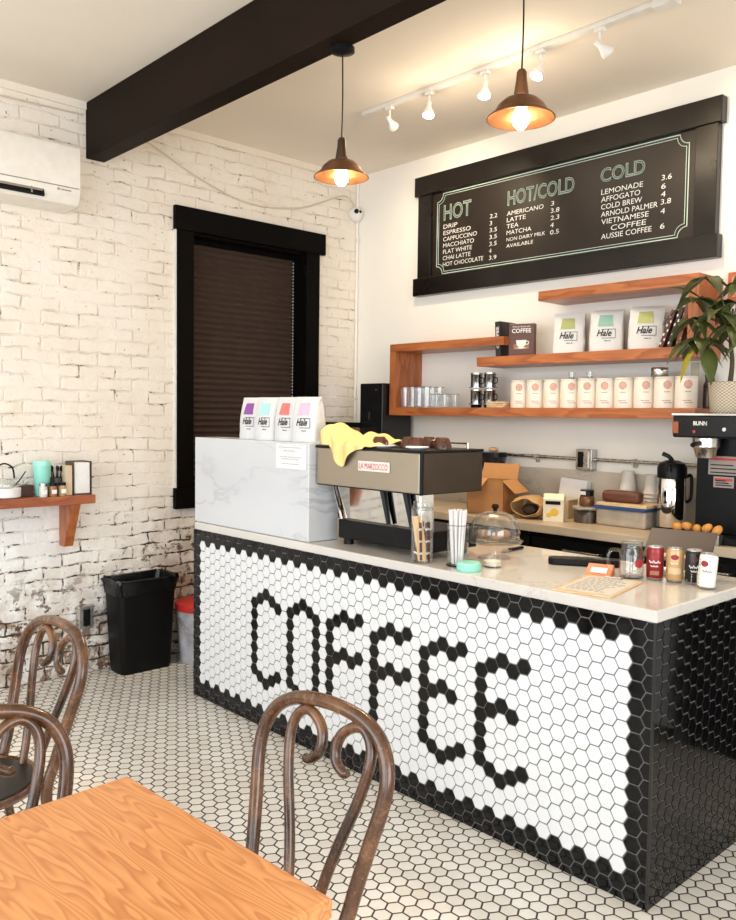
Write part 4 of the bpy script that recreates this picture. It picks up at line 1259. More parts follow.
MB().bb(-.018, .014, -.0352, -.034, .058, .076).build('label', M_paper, j, smooth=0)
pcn = thing('plastic_container', 'clear plastic food box with a blue lid on the back worktop', 'container', (-2.130, 3.735, BT))
MB().prism([(-.135, -.075), (.135, -.075), (.135, .085), (-.135, .085)], 0, .085).build('tub', plain('cloudy_plastic', (.42, .36, .29), .25, var=.15, scale=10), pcn, smooth=0, bevel=.012)
MB().bb(-.140, .138, -.09, .095, .085, .100).build('lid', plain('blue_lid', (.02, .07, .22), .4), pcn, smooth=0, bevel=.004)
o = MB().bb(-.135, .135, -.09, .085, 0, .016).build('cutting_board', M_ply, loc=(-2.120, 3.735, BT + .101), smooth=0, bevel=.003)
tag(o, 'pale wooden board resting on the blue-lidded food box', 'board')
lf = thing('loaf_cake', 'dark brown loaf cake on the pale board by the paper cups', 'cake', (-2.150, 3.715, BT + .1175), R(6))
MB().prism([(-.098, -.035), (.098, -.035), (.098, .035), (-.098, .035)], 0, .056).build('cake', plain('loaf_brown', (.115, .035, .018), .55, var=.2, scale=20, bump=.2), lf, smooth=60, bevel=.018, seg=3)
M_pc = plain('paper_cup', (.66, .62, .56), .6)
cps = None
for k, (x, hg, lb) in enumerate(((-2.225, .262, 'taller stack of upturned paper cups behind the loaf cake'), (-2.085, .255, 'shorter stack of upturned paper cups behind the loaf cake, nearer the airpot'))):
    pass
# each cup of the two stacks is a cup
stk = None
for s_i, (x, top, nm) in enumerate(((-2.220, 1.178, 'beside the bean tub'), (-2.088, 1.166, 'beside the airpot'))):
    base = BT
    n = 9
    hcup = .10; step = (top - BT - hcup) / (n - 1)
    for k in range(n):
        z_ = BT + k * step
        lb = 'upturned paper cup, %s from the bottom of the stack %s' % (ORD[k], nm)
        if k == n - 1:
            lb = 'upturned white paper cup, topmost of the stack %s' % nm
        p = (x, 3.885, z_)
        if stk is None:
            stk = thing('paper_cup', lb, 'cup', p, 0, 'stacked paper cups')
            MB().lathe([(.0415, 0), (.043, .002), (.0435, .006), (.0415, .008), (.0305, .10), (.029, .10), (.029, .097), (0, .097)], seg=20).build('cup_wall', M_pc, stk)
        else:
            dup(stk, p, 0, lb)
# airpot
ap = thing('airpot', 'stainless airpot with black pump lid beside the coffee brewer', 'airpot', (-1.912, 3.745, BT))
MB().lathe([(0, 0), (.066, 0), (.068, .006), (.068, .018), (.063, .022)], seg=32).build('base', M_black, ap)
MB().lathe([(.063, .020), (.0655, .024), (.0655, .248), (.063, .252)], seg=32).build('body', M_chrome, ap)
MB().lathe([(.063, .250), (.068, .254), (.068, .300), (.060, .322), (.030, .335), (0, .337)], seg=32).build('lid', M_black, ap)
MB().tube([(.0, -.0, .33), (-.012, -.01, .352), (-.042, -.015, .366)], [.012, .010, .011], 8).build('pump_lever', M_black, ap)
MB().tube([(.02, -.05, .31), (.03, -.085, .315), (.03, -.09, .285)], .010, 8).build('spout', M_black, ap)
MB().tube([(.058, .03, .26), (.072, .048, .26), (.072, .048, .16), (.058, .03, .14)], .008, 8).build('handle', M_black, ap)
# brewer
br = thing('coffee_brewer', 'tall black filter coffee brewer at the end of the back worktop', 'coffee brewer', (-1.62, 3.70, BT))
MB().bb(-.105, .17, -.10, .21, .03, .47).build('tower', M_black, br, smooth=0, bevel=.006)
MB().bb(-.155, .17, -.235, .21, .452, .550).build('housing', plain('brewer_black', (.008, .007, .007), .3, spec=.25), br, smooth=0, bevel=.008)
MB().bb(-.158, .172, -.238, .212, .548, .556).build('top_trim', M_chrome, br, smooth=0)
MB().bb(-.110, .17, -.21, .21, 0, .03).build('base_plate', M_black, br, smooth=0, bevel=.004)
MB().lathe([(.020, .362), (.040, .366), (.050, .405), (.058, .412), (.058, .450), (0, .450)], loc=(-.035, -.165, 0), seg=28).build('filter_funnel', M_steel, br)
MB().tube([(-.035, -.22, .43), (-.035, -.29, .422)], .010, 8, smooth=False).build('funnel_handle', M_black, br)
lt = Letters(); lt.add('BUNN', -.060, .0, .505, .018, 'fill', .03); lt.build('brand_lettering', M_chrome, br, (0, -.2362, 0))
o = MB().bb(-.152, -.125, -.242, -.235, .470, .520).build('orange_reflection', plain('reflection_orange', (.30, .08, .03), .4), br, smooth=0)  # orange reflection on the housing, painted as a thin plate
MB().cyl(.008, 0, .004, (.075, -.235, .49), (R(90), 0, 0)).build('indicator', M_steel, br)
MB().cyl(.006, 0, .004, (-.055, -.235, .478), (R(90), 0, 0)).build('indicator', M_red, br)
M_lbl = plain('label_grey', (.30, .25, .22), .5)
for x0, x1, z0, z1 in ((-.05, .095, .290, .372), (-.025, .065, .235, .283)):
    q = MB().bb(x0, x1, -.1025, -.1, z0, z1).build('warning_label', M_lbl, br, smooth=0, bevel=.001)
    m = MB(); m.bb(x0 + .006, x1 - .006, -.1034, -.1025, z1 - .018, z1 - .008)
    m.build('label_heading', M_red, q, smooth=0)
    m = MB()
    for k in range(3):
        m.bb(x0 + .01, x1 - .01 - .012 * k, -.1034, -.1025, z0 + .008 + k * (z1 - z0) * .2, z0 + .013 + k * (z1 - z0) * .2)
    m.build('printed_lines', M_black, q, smooth=0)
# pastry tray
pt = thing('pastry_tray', 'metal tray of golden pastries in front of the coffee brewer', 'tray', (-1.650, 3.465, BT + .0))
MB().bb(-.095, .105, -.02, .02, 0, .045).build('tray', M_steel, pt, smooth=0, bevel=.004)
M_pas = plain('golden_pastry', (.55, .24, .05), .6, var=.25, scale=30)
for i in range(5):
    o = MB().sphere(.024, (0, 0, 0), (1.1, .8, .75), (0, .2 * i, i)).build('golden_pastry', M_pas, loc=(-1.735 + i * .044, 3.462, BT + .063 + .006 * (i % 2)))
    tag(o, 'golden pastry in the tray by the brewer, %s from the airpot end' % ORD[i], 'pastry', 'golden pastries in the tray')

# plant in a basket on the brewer
BZ = BT + .5565
bs = thing('potted_plant', 'green leafy money tree in a woven basket on top of the brewer', 'plant', (-1.585, 3.59, BZ))
b = MB()
M_wick = NT('wicker'); v = M_wick.obj()
ck_ = M_wick.n('ShaderNodeTexChecker'); cbm = M_wick.n('ShaderNodeCombineXYZ')
sp3 = M_wick.n('ShaderNodeSeparateXYZ'); M_wick.l(v, sp3.inputs[0])
ang = M_wick.math('MULTIPLY', M_wick.math('ARCTAN2', sp3.outputs[1], sp3.outputs[0]), 9.0)
M_wick.l(ang, cbm.inputs[0]); M_wick.l(M_wick.math('MULTIPLY', sp3.outputs[2], 150.0), cbm.inputs[1])
M_wick.l(cbm.outputs[0], ck_.inputs[0]); ck_.inputs['Scale'].default_value = 1.0
ck_.inputs[1].default_value = (.66, .57, .43, 1); ck_.inputs[2].default_value = (.36, .28, .18, 1)
M_wick.pbr(ck_.outputs[0], .8, 0, M_wick.bump(ck_.outputs[1], .5, .004))
b.lathe([(0, 0), (.068, 0), (.075, .01), (.083, .10), (.086, .135), (.080, .137), (.075, .12), (0, .12)], seg=28).build('basket', M_wick.m, bs)
for sx in (-1, 1):
    MB().tube([(sx * .082, -.03, .13), (sx * .088, -.022, .172), (sx * .088, .022, .172), (sx * .082, .03, .13)], .005, 6).build('basket_handle', plain('wicker_handle', (.05, .04, .035), .7), bs)
MB().cyl(.074, .121, .126).build('soil', plain('soil', (.03, .02, .014), .9, bump=.5), bs)
M_leaf = plain('leaf_green', (.060, .075, .016), .38, var=.35, scale=9)
M_leafy = plain('leaf_yellow', (.42, .36, .03), .45, var=.15)
MB().tube([(0, 0, .12), (.006, .004, .22), (-.004, 0, .33), (0, .005, .45)], [.012, .010, .008, .005], 8).build('trunk', plain('bark', (.09, .065, .035), .8), bs)


def leaf(b, base, direc, length, width, droop):
    d = Vector(direc).normalized(); side = d.cross(Vector((0, 0, 1)))
    side = side.normalized() if side.length > .05 else Vector((1, 0, 0))
    up = side.cross(d); n = 8; prev = None
    for k in range(n + 1):
        f = k / n; c = Vector(base) + d * (length * f) + Vector((0, 0, -droop * length * f * f))
        w_ = width * math.sin(PI * min(1, f ** .8 * .97 + .03)) * .5
        row = [b.b.verts.new(c - side * w_ + up * w_ * .35), b.b.verts.new(c), b.b.verts.new(c + side * w_ + up * w_ * .35)]
        if prev:
            b.b.faces.new([prev[0], prev[1], row[1], row[0]]); b.b.faces.new([prev[1], prev[2], row[2], row[1]])
        prev = row


rl = random.Random(11); fol = MB(); stm = MB(); yel = MB()
whorls = [((-.13, -.07, .40), 7), ((.05, -.09, .36), 7), ((-.03, .03, .48), 7), ((-.15, .0, .50), 6), ((.10, -.03, .42), 6), ((.15, -.08, .33), 6), ((-.07, -.12, .31), 6), ((-.15, -.06, .31), 6), ((.05, -.02, .54), 6), ((-.09, -.05, .58), 5), ((.0, -.13, .42), 6)]
for (wx, wy, wz), nl in whorls:
    stm.tube([(0, 0, .16 + wz * .35), (wx * .5, wy * .5, wz * .8 + .05), (wx, wy, wz)], [.004, .003, .0022], 6)
    a0 = rl.uniform(0, 6)
    for k in range(nl):
        a = a0 + 2 * PI * k / nl
        leaf(fol, (wx, wy, wz), (math.cos(a), math.sin(a) * .8, rl.uniform(-.15, .35)), rl.uniform(.105, .15), rl.uniform(.056, .074), rl.uniform(.5, 1.0))
leaf(yel, (-.095, -.12, .29), (-.22, -.25, -.75), .16, .07, .1)
leaf(fol, (-.05, -.12, .28), (.25, -.3, -.7), .17, .07, .1)
leaf(fol, (-.13, -.02, .50), (-.6, -.2, .5), .18, .05, .3)
leaf(fol, (.02, -.05, .54), (.6, -.2, .6), .16, .04, .2)
fol.build('foliage', M_leaf, bs, smooth=60, solid=.0008)
yel.build('yellow_leaf', M_leafy, bs, smooth=60, solid=.0008)['label'] = 'yellowing leaf'
stm.build('stems', plain('stem_green', (.10, .11, .03), .6), bs)

# dark jar on the shelf beyond the canisters
MB().lathe([(0, 0), (.022, 0), (.024, .01), (.024, .11), (.016, .13), (.016, .15), (0, .15)]).build('body', plain('jar_brown', (.06, .03, .018), .3), jr)
MB().cyl(.018, .15, .165).build('lid', M_black, jr)

# tower and boxes in the corner
tw = thing('appliance_tower', 'tall glossy black appliance standing in the corner beside the shelf', 'appliance', (-3.925, 3.795, BT))
MB().bb(-.108, .108, -.128, .135, 0, .735).build('body', plain('gloss_black', (.008, .008, .009), .14), tw, smooth=0, bevel=.008)
MB().bb(.040, .062, -.1295, -.128, .690, .696).build('name_plate', M_steel, tw, smooth=0)
MB().bb(-.02, -.012, -.1295, -.128, .50, .55).build('mark', M_steel, tw, smooth=0)
bx_ = thing('storage_box', 'brown storage box with a dark lid by the brick wall corner', 'box', (-4.205, 3.60, BT))
MB().bb(-.165, .16, -.10, .12, 0, .450).build('carton', plain('box_brown', (.32, .20, .11), .7), bx_, smooth=0, bevel=.003)
MB().bb(-.170, .165, -.105, .125, .450, .482).build('lid', M_black, bx_, smooth=0, bevel=.003)
MB().bb(-.03, .04, -.108, -.105, .457, .475).build('label', plain('grey_label', (.25, .24, .23), .6), bx_, smooth=0)
gr = thing('coffee_grinder', 'black coffee grinder partly hidden behind the espresso machine', 'grinder', (-3.055, 3.812, BT))
MB().bb(-.07, .07, -.08, .12, 0, .17).build('body', M_black, gr, smooth=0, bevel=.01)
MB().lathe([(.05, .17), (.055, .18), (.075, .29), (.077, .30), (0, .30)], loc=(0, .02, 0)).build('hopper', plain('smoke_hopper', (.02, .02, .025), .15), gr)
MB().cyl(.078, .30, .325, (0, .02, 0)).build('hopper_lid', M_black, gr)
MB().tube([(0, -.08, .12), (0, -.16, .115)], .012, 8, smooth=False).build('portafilter_fork', M_steel, gr)
o = MB().sphere(.03, (0, 0, .016), (1.1, .8, .5)).build('cookie', plain('cookie', (.60, .34, .19), .7), loc=(-3.03, 3.80, BT + .326))
tag(o, 'pale round bun lying on top of the coffee grinder', 'bun')

# picture frame at the far end of the back wall
pf = thing('picture_frame', 'small orange-red framed picture on the wall behind the plant', 'picture', (-1.68, YW, 2.07))
MB().bb(-.085, .085, -.02, -.001, -.068, .068).build('frame', plain('frame_red', (.50, .12, .05), .5), pf, smooth=0, bevel=.003)
MB().bb(-.066, .066, -.022, -.02, -.05, .05).build('print', plain('print_rose', (.60, .26, .18), .6, var=.4, scale=40), pf, smooth=0)

# ------------------------------------------------------------------ pendants and track lights
M_cop = plain('aged_copper', (0.235, 0.110, 0.050), 0.36, 0.85, var=.25, scale=12)
M_copin = plain('copper_inside', (0.30, 0.14, 0.065), 0.33, 0.85, var=.2, scale=12)


def pendant(lab, x, y, zr, zt, dark):
    t = thing('pendant_lamp', lab, 'pendant lamp', (x, y, zr), 0, 'pendant lamps under the beam')
    mm = plain('dark_neck', (.05, .022, .014), .45, .5) if dark else M_cop
    MB().lathe([(.1025, 0), (.1015, .003), (.083, .018), (.078, .024), (.070, .038), (.050, .056), (.024, .064), (.021, .066)], seg=40).build('shade', M_cop, t, solid=.002)
    MB().lathe([(.099, .0012), (.081, .0165), (.076, .022), (.068, .036), (.048, .053), (.020, .060)], seg=40).build('shade_lining', M_copin, t)
    MB().lathe([(.021, .062), (.023, .066), (.0225, .075), (.0165, .115), (.015, .138), (.010, .146), (0, .147)], seg=20).build('neck', mm, t)
    MB().lathe([(0, -.030), (.012, -.028), (.024, -.012), (.026, .004), (.020, .022), (.012, .036), (.011, .058), (0, .058)], seg=20).build('bulb', M_bulb, t)
    MB().tube([(0, 0, .146), (.002, .001, (zt - zr) * .6), (0, 0, zt - zr - .02)], .0028, 6).build('cord', M_black, t)
    MB().lathe([(.045, zt - zr - .001), (.045, zt - zr - .016), (.012, zt - zr - .026), (0, zt - zr - .026)], loc=(.0, 0, 0)).build('canopy', M_black, t)
    l = bpy.data.lights.new('bulb_light', 'POINT'); l.energy = 6; l.color = (1, .74, .45); l.shadow_soft_size = .03
    lo_ = bpy.data.objects.new('bulb_light', l); COL.objects.link(lo_); lo_.parent = t; lo_.location = (0, 0, -.045)
    return t


pendant('copper pendant lamp hanging in front of the brick wall window', -2.400, 2.075, 2.330, 2.804, True)
pendant('copper pendant lamp hanging in front of the menu board', -1.577, 2.075, 2.342, 2.804, False)

trk = thing('ceiling_track', 'white ceiling track carrying five spotlights above the menu', 'light track', (-2.5, 3.140, ZC))
MB().bb(-.95, .86, -.018, .018, -.022, -.001).build('rail', M_white, trk, smooth=0, bevel=.002)
MB().bb(.76, .86, -.026, .026, -.034, -.001).build('feed_box', M_white, trk, smooth=0, bevel=.003)
MB().tube([(.86, 0, -.012), (1.6, 0.0, -.012)], .009, 8, smooth=False).build('feed_conduit', plain('grey_conduit', (.42, .38, .33), .5), trk)
heads = [(-3.245, (-.25, 1.0, -.62), False, 'white track spotlight with unlit face nearest the brick wall'), (-2.960, (.12, -.22, -1), True, 'lit white track spotlight, second from the brick wall'),
         (-2.600, (.10, -.20, -1), True, 'lit white track spotlight in the middle of the track'), (-2.285, (-.10, -.45, -1), True, 'brightly lit white track spotlight behind the pendant cord'),
         (-1.985, (.55, .9, -.75), False, 'white track spotlight turned to the menu wall beside the feed box')]
for x, d, lit, lb in heads:
    t = thing('track_spotlight', lb, 'spotlight', (x, 3.140, ZC - .0225), 0, 'spotlights on the ceiling track')
    MB().bb(-.022, .022, -.014, .014, -.016, 0).build('adapter', M_white, t, smooth=0, bevel=.002)
    MB().tube([(0, 0, -.018), (0, 0, -.058)], .006, 8, smooth=False).build('stem', M_white, t)
    dv = Vector(d).normalized(); q = (-dv).to_track_quat('Z', 'Y').to_euler()
    # lamp axis +Z local points away from the beam direction
    h = MB().lathe([(.034, -.062), (.036, -.056), (.031, -.040), (.020, -.020), (.0145, 0), (.015, .024), (.011, .029), (0, .030)], seg=24).build('lamp_head', M_white, t, loc=(0, 0, -.070), rot=q)
    h.scale = (.84, .84, .84)
    MB().lathe([(0, -.076), (.020, -.072), (.030, -.064), (.034, -.058)], seg=24).build('lamp_face', M_spotlit if lit else M_white, h)
    l = bpy.data.lights.new('spot_light', 'SPOT'); l.energy = (46 if lit else 26); l.color = (1, .78, .50); l.spot_size = R(100); l.spot_blend = .8; l.shadow_soft_size = .03  # heads without a lit face still get an added spot, warming the menu wall
    lo_ = bpy.data.objects.new('spot_light', l); COL.objects.link(lo_); lo_.parent = t
    lo_.location = Vector((0, 0, -.078)) + dv * .082; lo_.rotation_euler = (-dv).to_track_quat('Z', 'Y').to_euler()
    if lit:
        l2 = bpy.data.lights.new('lamp_glow', 'POINT'); l2.energy = 2.5; l2.color = (1, .82, .58); l2.shadow_soft_size = .03
        g_ = bpy.data.objects.new('lamp_glow', l2); COL.objects.link(g_); g_.parent = t; g_.location = Vector((0, 0, -.078)) + dv * .085

# ------------------------------------------------------------------ wall fixtures on the brick side
ac = thing('air_conditioner', 'white wall-mounted air conditioner high on the brick wall', 'air conditioner', (XW, 1.46, 2.49))
b = MB()
prof = [(.001, 0), (.12, 0), (.190, .004), (.208, .030), (.219, .075), (.222, .15), (.220, .285), (.212, .297), (.001, .300)]
b.prism(prof, -.40, .40, (0, 0, 0), (R(90), 0, 0))
b.build('casing', plain('ac_white', (.80, .76, .69), .35), ac, smooth=40, bevel=.004)
MB().bb(.2205, .2225, -.39, .39, .083, .088).build('panel_seam', plain('seam_grey', (.30, .28, .26), .6), ac, smooth=0)
MB().box((.208, -.105, .048), (.016, .64, .060), (0, R(-16), 0)).build('air_outlet', M_black, ac, smooth=0, bevel=.006)
q = MB().box((.2165, -.105, .048), (.006, .62, .010), (0, R(-16), 0)).build('louver', plain('louver_grey', (.30, .27, .24), .4), ac, smooth=0)
m = MB()
for k in range(4):
    m.box((.2155, -.36 + k * .17, .050), (.004, .008, .050), (0, R(-16), 0))
m.build('vane', MC['louver_grey'], q, smooth=0)
m = MB(); m.box((.2215, .283, .069), (.002, .012, .010))
for k in range(7):
    m.box((.2215, .300 + k * .0075, .0685), (.002, .0052, .006))
m.build('brand_mark', plain('badge_grey', (.30, .28, .26), .5), ac, smooth=0)
MB().box((.221, .335, .055), (.004, .022, .010), (0, R(-12), 0)).build('indicator', M_white, ac, smooth=0)

dc = thing('security_camera', 'white dome security camera in the wall corner', 'security camera', (-4.385, 3.905, 2.835))
MB().lathe([(0, 0), (.052, 0), (.054, .012), (.046, .03), (0, .03)], rot=(R(90), 0, R(45)), loc=(-.008, .04, 0)).build('mount', M_white, dc)
MB().sphere(.050, (.022, .005, -.004)).build('dome', M_white, dc)
MB().sphere(.0165, (.062, -.026, .006)).build('lens', M_black, dc)
MB().sphere(.011, (.066, .004, .006)).build('sensor', M_black, dc)
cp_ = thing('corner_conduit', 'thin white conduit running down the corner by the window wall', 'conduit', (XW + .012, YW - .012, 0))
MB().tube([(0, 0, 1.2), (0, 0, ZC - .001)], .009, 8, smooth=False).build('pipe', M_wall, cp_)
for zz in (1.55, 2.1, 2.65):
    MB().bb(-.011, .012, -.012, .011, zz, zz + .02).build('strap', M_white, cp_, smooth=0)
cl = [(XW + .02, -1.0, 2.99), (XW + .012, .6, 3.0), (XW + .012, 1.54, 3.018), (XW + .012, 1.97, 3.03)]
o = MB().tube([(p[0] + .0, p[1], p[2]) for p in cl], .005, 6).build('wall_cable', plain('cable_cream', (.66, .56, .44), .6)); tag(o, 'cream cable strung along the brick wall above the air conditioner', 'cable')
cl = [(XW + .012, 2.10, 3.04), (XW + .012, 2.365, 2.963), (XW + .014, 2.69, 2.832), (XW + .014, 3.05, 2.752), (XW + .014, 3.45, 2.800), (XW + .012, 3.82, 2.945), (XW + .012, 3.93, 2.87)]
o = MB().tube(cl, .005, 6).build('wall_cable', MC['cable_cream']); tag(o, 'cream cable sagging across the brick wall above the window', 'cable')

wo = thing('wall_outlet', 'metal wall outlet low on the brick wall beside the black bin', 'outlet', (XW, 1.955, .318))
MB().bb(.001, .045, -.042, .042, -.062, .062).build('box', M_steel, wo, smooth=0, bevel=.003)
MB().bb(.045, .048, -.018, .022, -.045, .045).build('socket', M_black, wo, smooth=0)
MB().tube([(.02, .042, .0), (.02, .5, .02)], .011, 8, smooth=False).build('conduit', M_steel, wo)

# ledge shelf with its bracket
ls = thing('wall_ledge', 'reddish wooden ledge on a triangular bracket on the brick wall', 'shelf', (XW, 1.40, .962))
MB().bb(.001, .200, -1.0, .540, 0, .046).build('board', M_cherryy, ls, smooth=0, bevel=.003)
MB().prism([(.001, -.0005), (.165, -.0005), (.062, -.238), (.001, -.238)], -.025, .025, (0, .45, 0), (R(90), 0, 0)).build('bracket', M_cherryz, ls, smooth=0, bevel=.002)
MB().prism([(.001, -.0005), (.165, -.0005), (.062, -.238), (.001, -.238)], -.025, .025, (0, -.6, 0), (R(90), 0, 0)).build('bracket', M_cherryz, ls, smooth=0, bevel=.002)
LZ = 1.0085
# condiments on the ledge
bowl = thing('sugar_bowl', 'low white ceramic bowl on the wall ledge', 'bowl', (-4.285, 1.505, LZ))
MB().lathe([(0, 0), (.062, 0), (.072, .006), (.074, .048), (.070, .052), (.066, .012), (0, .010)]).build('bowl', M_paper, bowl)
MB().cyl(.064, .011, .036).build('sugar', MC['sugar'], bowl)
gt = thing('glass_teapot', 'clear glass pot with a black wire handle standing in the white bowl', 'pot', (-4.285, 1.505, LZ + .037))
MB().lathe([(0, 0), (.045, 0), (.052, .02), (.045, .05), (.03, .062), (.028, .06), (.042, .048), (.048, .02), (0, .004)]).build('glass_wall', M_glass, gt)
MB().tube([(0, -.045, .05), (0, -.05, .10), (0, -.01, .135), (0, .035, .115), (0, .045, .06)], .0045, 6).build('handle', M_black, gt)
tg_ = thing('tongs', 'thin metal tongs leaning out of the glass pot on the ledge', 'tongs', (-4.285, 1.545, LZ + .055))
MB().tube([(0, 0, 0), (0, .03, .03), (.0, .062, .075)], .003, 6).build('arm', M_black, tg_)
MB().tube([(0.006, 0, 0), (0.01, .05, .012), (.0, .075, .02)], .003, 6).build('arm', M_steel, tg_)
db = MB().bb(-.045, .045, -.035, .035, 0, .058).build('tea_box', plain('maroon_box', (.055, .016, .012), .5), loc=(-4.33, 1.612, LZ), smooth=0, bevel=.002)
tag(db, 'small dark maroon box between the white bowl and mint tumbler', 'box')
tm = thing('travel_tumbler', 'mint green insulated tumbler on the wall ledge', 'tumbler', (-4.285, 1.690, LZ))
MB().lathe([(0, 0), (.030, 0), (.033, .004), (.043, .13), (.044, .158), (0, .158)]).build('body', plain('mint_tumbler', (.26, .66, .57), .4), tm)
MB().lathe([(0, .158), (.045, .158), (.045, .172), (.040, .182), (0, .183)]).build('lid', plain('mint_lid', (.34, .72, .62), .4), tm)
MB().tube([(.0, .044, .165), (.0, .058, .12), (.0, .062, .07)], .003, 6).build('strap', M_black, tm)
sj0 = None
for i, (x, y, mt, lb) in enumerate(((-4.225, 1.672, (.62, .60, .56), 'small spice jar of white sugar in front of the mint tumbler'), (-4.225, 1.722, (.30, .14, .06), 'small spice jar of cinnamon, second from the mint tumbler'), (-4.23, 1.772, (.42, .27, .14), 'small spice jar of tan powder next to the napkin holder'))):
    t = thing('spice_jar', lb, 'jar', (x, y, LZ), 0, 'spice jars on the ledge')
    MB().lathe([(0, 0), (.019, 0), (.020, .004), (.020, .050), (.017, .055), (0, .055)]).build('jar_body', plain('spice%d' % i, mt, .2), t)
    MB().cyl(.019, .055, .070).build('lid', (M_steel, M_black, M_black)[i], t)
    MB().bb(.0185, .0205, -.012, .012, .015, .036).build('label', M_paper, t, smooth=0)
uc = thing('utensil_cup', 'dark cup of black spoons behind the spice jars on the ledge', 'cup', (-4.315, 1.775, LZ))
MB().lathe([(0, 0), (.033, 0), (.035, .09), (.032, .09), (.030, .006), (0, .006)]).build('cup', plain('cup_dark', (.07, .06, .055), .4), uc)
for i in range(5):
    a = i * 1.3
    o = thing('spoon', 'black spoon standing in the dark cup on the ledge', 'spoon', (-4.315 + .012 * math.cos(a), 1.775 + .012 * math.sin(a), LZ + .008), 0, 'spoons in the dark cup', (R(7) * -math.sin(a), R(7) * math.cos(a), 0))
    MB().tube([(0, 0, 0), (0, 0, .115)], .0026, 6, smooth=False).build('handle', M_black, o)
    MB().sphere(.013, (0, 0, .13), (.75, .35, 1.25), (0, 0, a)).build('bowl', M_black, o)
nh = thing('napkin_holder', 'dark metal holder with white napkins at the end of the ledge', 'napkin holder', (-4.285, 1.885, LZ))
b = MB(); b.bb(-.05, .05, -.050, -.046, 0, .175).bb(-.05, .05, .046, .050, 0, .175).bb(-.05, .05, -.05, .05, 0, .005).bb(-.052, -.048, -.05, .05, 0, .175)
b.build('holder', plain('holder_dark', (.09, .07, .055), .4, .3), nh, smooth=0)
MB().bb(-.042, .044, -.042, .042, .006, .168).build('napkins', M_paper, nh, smooth=0, bevel=.003)
pcp = thing('wooden_box', 'tall pale wooden stirrer box between the spoons and napkin holder', 'box', (-4.262, 1.813, LZ))
MB().bb(-.022, .022, -.018, .018, 0, .155).build('box', plain('pale_beech', (.62, .50, .34), .6), pcp, smooth=0, bevel=.002)

# bin with liner
bn = thing('waste_bin', 'black plastic waste bin with a bag liner by the brick wall', 'bin', (-4.282, 2.240, 0))
def rrect(a, b_, r, n=5):
    out = []
    for cx_, cy_, a0 in ((a - r, b_ - r, 0), (-a + r, b_ - r, 90), (-a + r, -b_ + r, 180), (a - r, -b_ + r, 270)):
        for k in range(n + 1):
            t = R(a0 + 90 * k / n); out.append((cx_ + r * math.cos(t), cy_ + r * math.sin(t)))
    return out
def loft(b, secs):
    rings = [[b.b.verts.new((x, y, z)) for x, y in rrect(a, c, r)] for a, c, r, z in secs]
    n = len(rings[0])
    for A, B in zip(rings, rings[1:]):
        for k in range(n):
            b.b.faces.new([A[k], A[(k + 1) % n], B[(k + 1) % n], B[k]]).material_index = b.mi
    b.b.faces.new(rings[0][::-1]); return rings
b = MB(); loft(b, [(.080, .148, .03, 0), (.084, .154, .03, .02), (.100, .178, .035, .50), (.100, .178, .035, .52), (.096, .174, .033, .52), (.075, .14, .03, .03)])
b.build('bin_body', M_blackm, bn, smooth=60)
b = MB(); rg_ = []
for a, c, z, jj in ((.102, .180, .44, .004), (.106, .186, .49, .006), (.112, .193, .515, .007), (.110, .190, .530, .007), (.096, .174, .528, .004), (.086, .155, .45, .006)):
    rg_.append([b.b.verts.new((x + random.uniform(-jj, jj), y + random.uniform(-jj, jj), z + random.uniform(-jj, jj) * 1.6)) for x, y in rrect(a, c, .04, 8)])
for A, B in zip(rg_, rg_[1:]):
    for k in range(len(A)):
        b.b.faces.new([A[k], A[(k + 1) % len(A)], B[(k + 1) % len(A)], B[k]])
b.build('bag_liner', plain('liner', (.004, .004, .0045), .25, var=.3, spec=.35), bn, smooth=50)
bu = thing('bucket', 'grey plastic bucket with a red lid between the bin and bar', 'bucket', (-4.205, 2.590, 0))
MB().lathe([(0, 0), (.125, 0), (.150, .31), (.146, .31), (.122, .006), (0, .006)], seg=32).build('pail', plain('pail_grey', (.40, .39, .42), .45, var=.35, scale=12), bu)
MB().lathe([(0, .352), (.145, .352), (.156, .345), (.156, .312), (.151, .305), (.151, .318), (0, .320)], seg=32).build('lid', plain('lid_red', (.52, .025, .02), .4), bu)
MB().tube([(.0, -.153, .27), (.10, -.15, .20), (.16, -.04, .16), (.15, .06, .18), (.0, .153, .27)], .003, 6).build('handle', M_steel, bu)

# ------------------------------------------------------------------ tables and chairs
def table(lab, loc, rz, sx, sy):
    t = thing('cafe_table', lab, 'table', loc, rz, None)
    # origin: centre of the table on the floor
    MB().bb(-sx / 2, sx / 2, -sy / 2, sy / 2, .718, .75).build('tabletop', M_oak, t, smooth=0, bevel=.006, seg=3)
    MB().tube([(0, 0, .03), (0, 0, .70)], .035, 14, smooth=False).build('column', M_blackm, t)
    MB().bb(-.2, .2, -.03, .03, .700, .7175).bb(-.03, .03, -.2, .2, .700, .7175).build('top_bracket', M_blackm, t, smooth=0)
    for k in range(4):
        a = R(90 * k); MB().tube([(0, 0, .05), (.15 * math.cos(a), .15 * math.sin(a), .04), (.29 * math.cos(a), .29 * math.sin(a), .015)], [.03, .025, .014], 8).build('foot', M_blackm, t)
    return t


rzt = R(3.0)
c1 = Vector((-.884, .765, 0)); ex = Vector((math.cos(rzt), math.sin(rzt), 0)); ey = Vector((-math.sin(rzt), math.cos(rzt), 0))
SX, SY = .575, .62
ctr = c1 - ex * SX / 2 - ey * SY / 2
table('square oak cafe table with honey coloured grain, closest to the camera', ctr, rzt, SX, SY)
c2 = Vector((-2.215, .762, 0)); ctr2 = c2 - Vector((SX / 2, SY / 2, 0))
table('oak cafe table showing only a corner beside the chair backs', ctr2, 0, SX, SY)


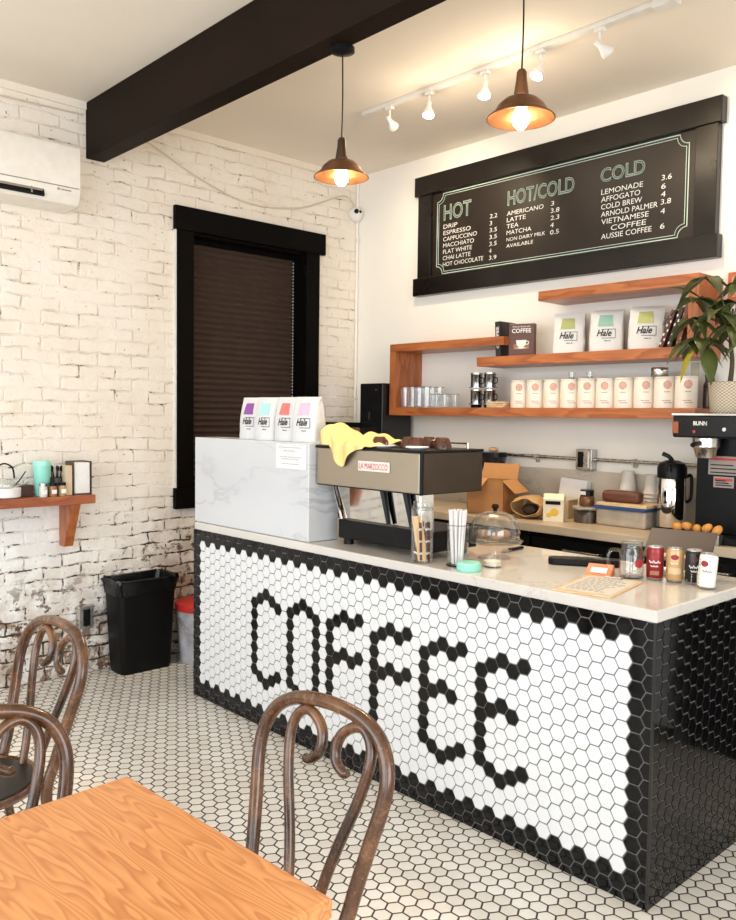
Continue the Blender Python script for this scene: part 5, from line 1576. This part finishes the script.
def bentwood(lab, loc, rz):
    t = thing('bentwood_chair', lab, 'chair', loc, rz, 'bentwood cafe chairs')
    ta = .250; zs = .46

    def pt(u, v):
        v *= .968
        return (u, math.sin(ta) * v, zs + math.cos(ta) * v)
    half = [(.138, -.03), (.145, .06), (.163, .17), (.180, .265), (.176, .325), (.150, .372), (.105, .400), (.05, .412), (0, .415)]
    up = [pt(-a, v) for a, v in half] + [pt(a, v) for a, v in half[::-1][1:]]
    leg = [(.158, .075, 0), (.152, .045, .15), (.143, .008, .32)]
    path = [(-x, y, z) for x, y, z in leg] + up + [(x, y, z) for x, y, z in leg[::-1]]
    MB().tube(path, [.0125] * 3 + [.0155] + [.0150] * (len(up) - 2) + [.0155] + [.0125] * 3, 12, n=7).build('back_hoop', M_bent, t)
    sc_ = [(.038, -.04), (.046, .05), (.070, .15), (.098, .24), (.113, .315), (.108, .360), (.085, .385), (.058, .383), (.030, .362), (.020, .333), (.026, .305), (.050, .288), (.062, .292)]
    for s in (-1, 1):
        MB().tube([pt(s * a + .018, v) for a, v in sc_], [.0115] * 9 + [.0115, .011, .0105, .008], 10, n=6).build('back_scroll', M_bent, t)
    MB().lathe([(0, zs - .004), (.148, zs - .006), (.170, zs - .016), (.178, zs - .004), (.176, zs + .006), (.163, zs + .004), (.157, zs + .002), (.157, zs - .002), (0, zs - .002)], loc=(0, -.150, 0), seg=40).build('seat_rim', M_bent, t)
    MB().lathe([(0, zs - .003), (.158, zs - .003), (.156, zs + .006), (.10, zs + .010), (0, zs + .008)], loc=(0, -.150, 0), seg=40).build('seat', plain('seat_black', (.014, .012, .012), .4), t)
    for s in (-1, 1):
        MB().tube([(s * .108, -.290, zs - .012), (s * .116, -.302, .25), (s * .130, -.325, 0)], [.0165, .014, .011], 10).build('leg', M_bent, t)
    MB().tube([(.120 * math.cos(2 * PI * k / 24), -.165 + .130 * math.sin(2 * PI * k / 24), .235) for k in range(25)], .009, 8, smooth=False).build('leg_ring', M_bent, t)
    return t


bch = bentwood('bentwood chair standing between the oak table and the tiled bar', (-1.287, 1.007, 0), .093)
dup(bch, (-2.296, .854, 0), .065, 'bentwood chair with a dark seat nearest the brick wall')
dup(bch, (-1.604, .512, 0), 1.48, 'bentwood chair tucked in at the side of the near oak table, only its hoop showing')
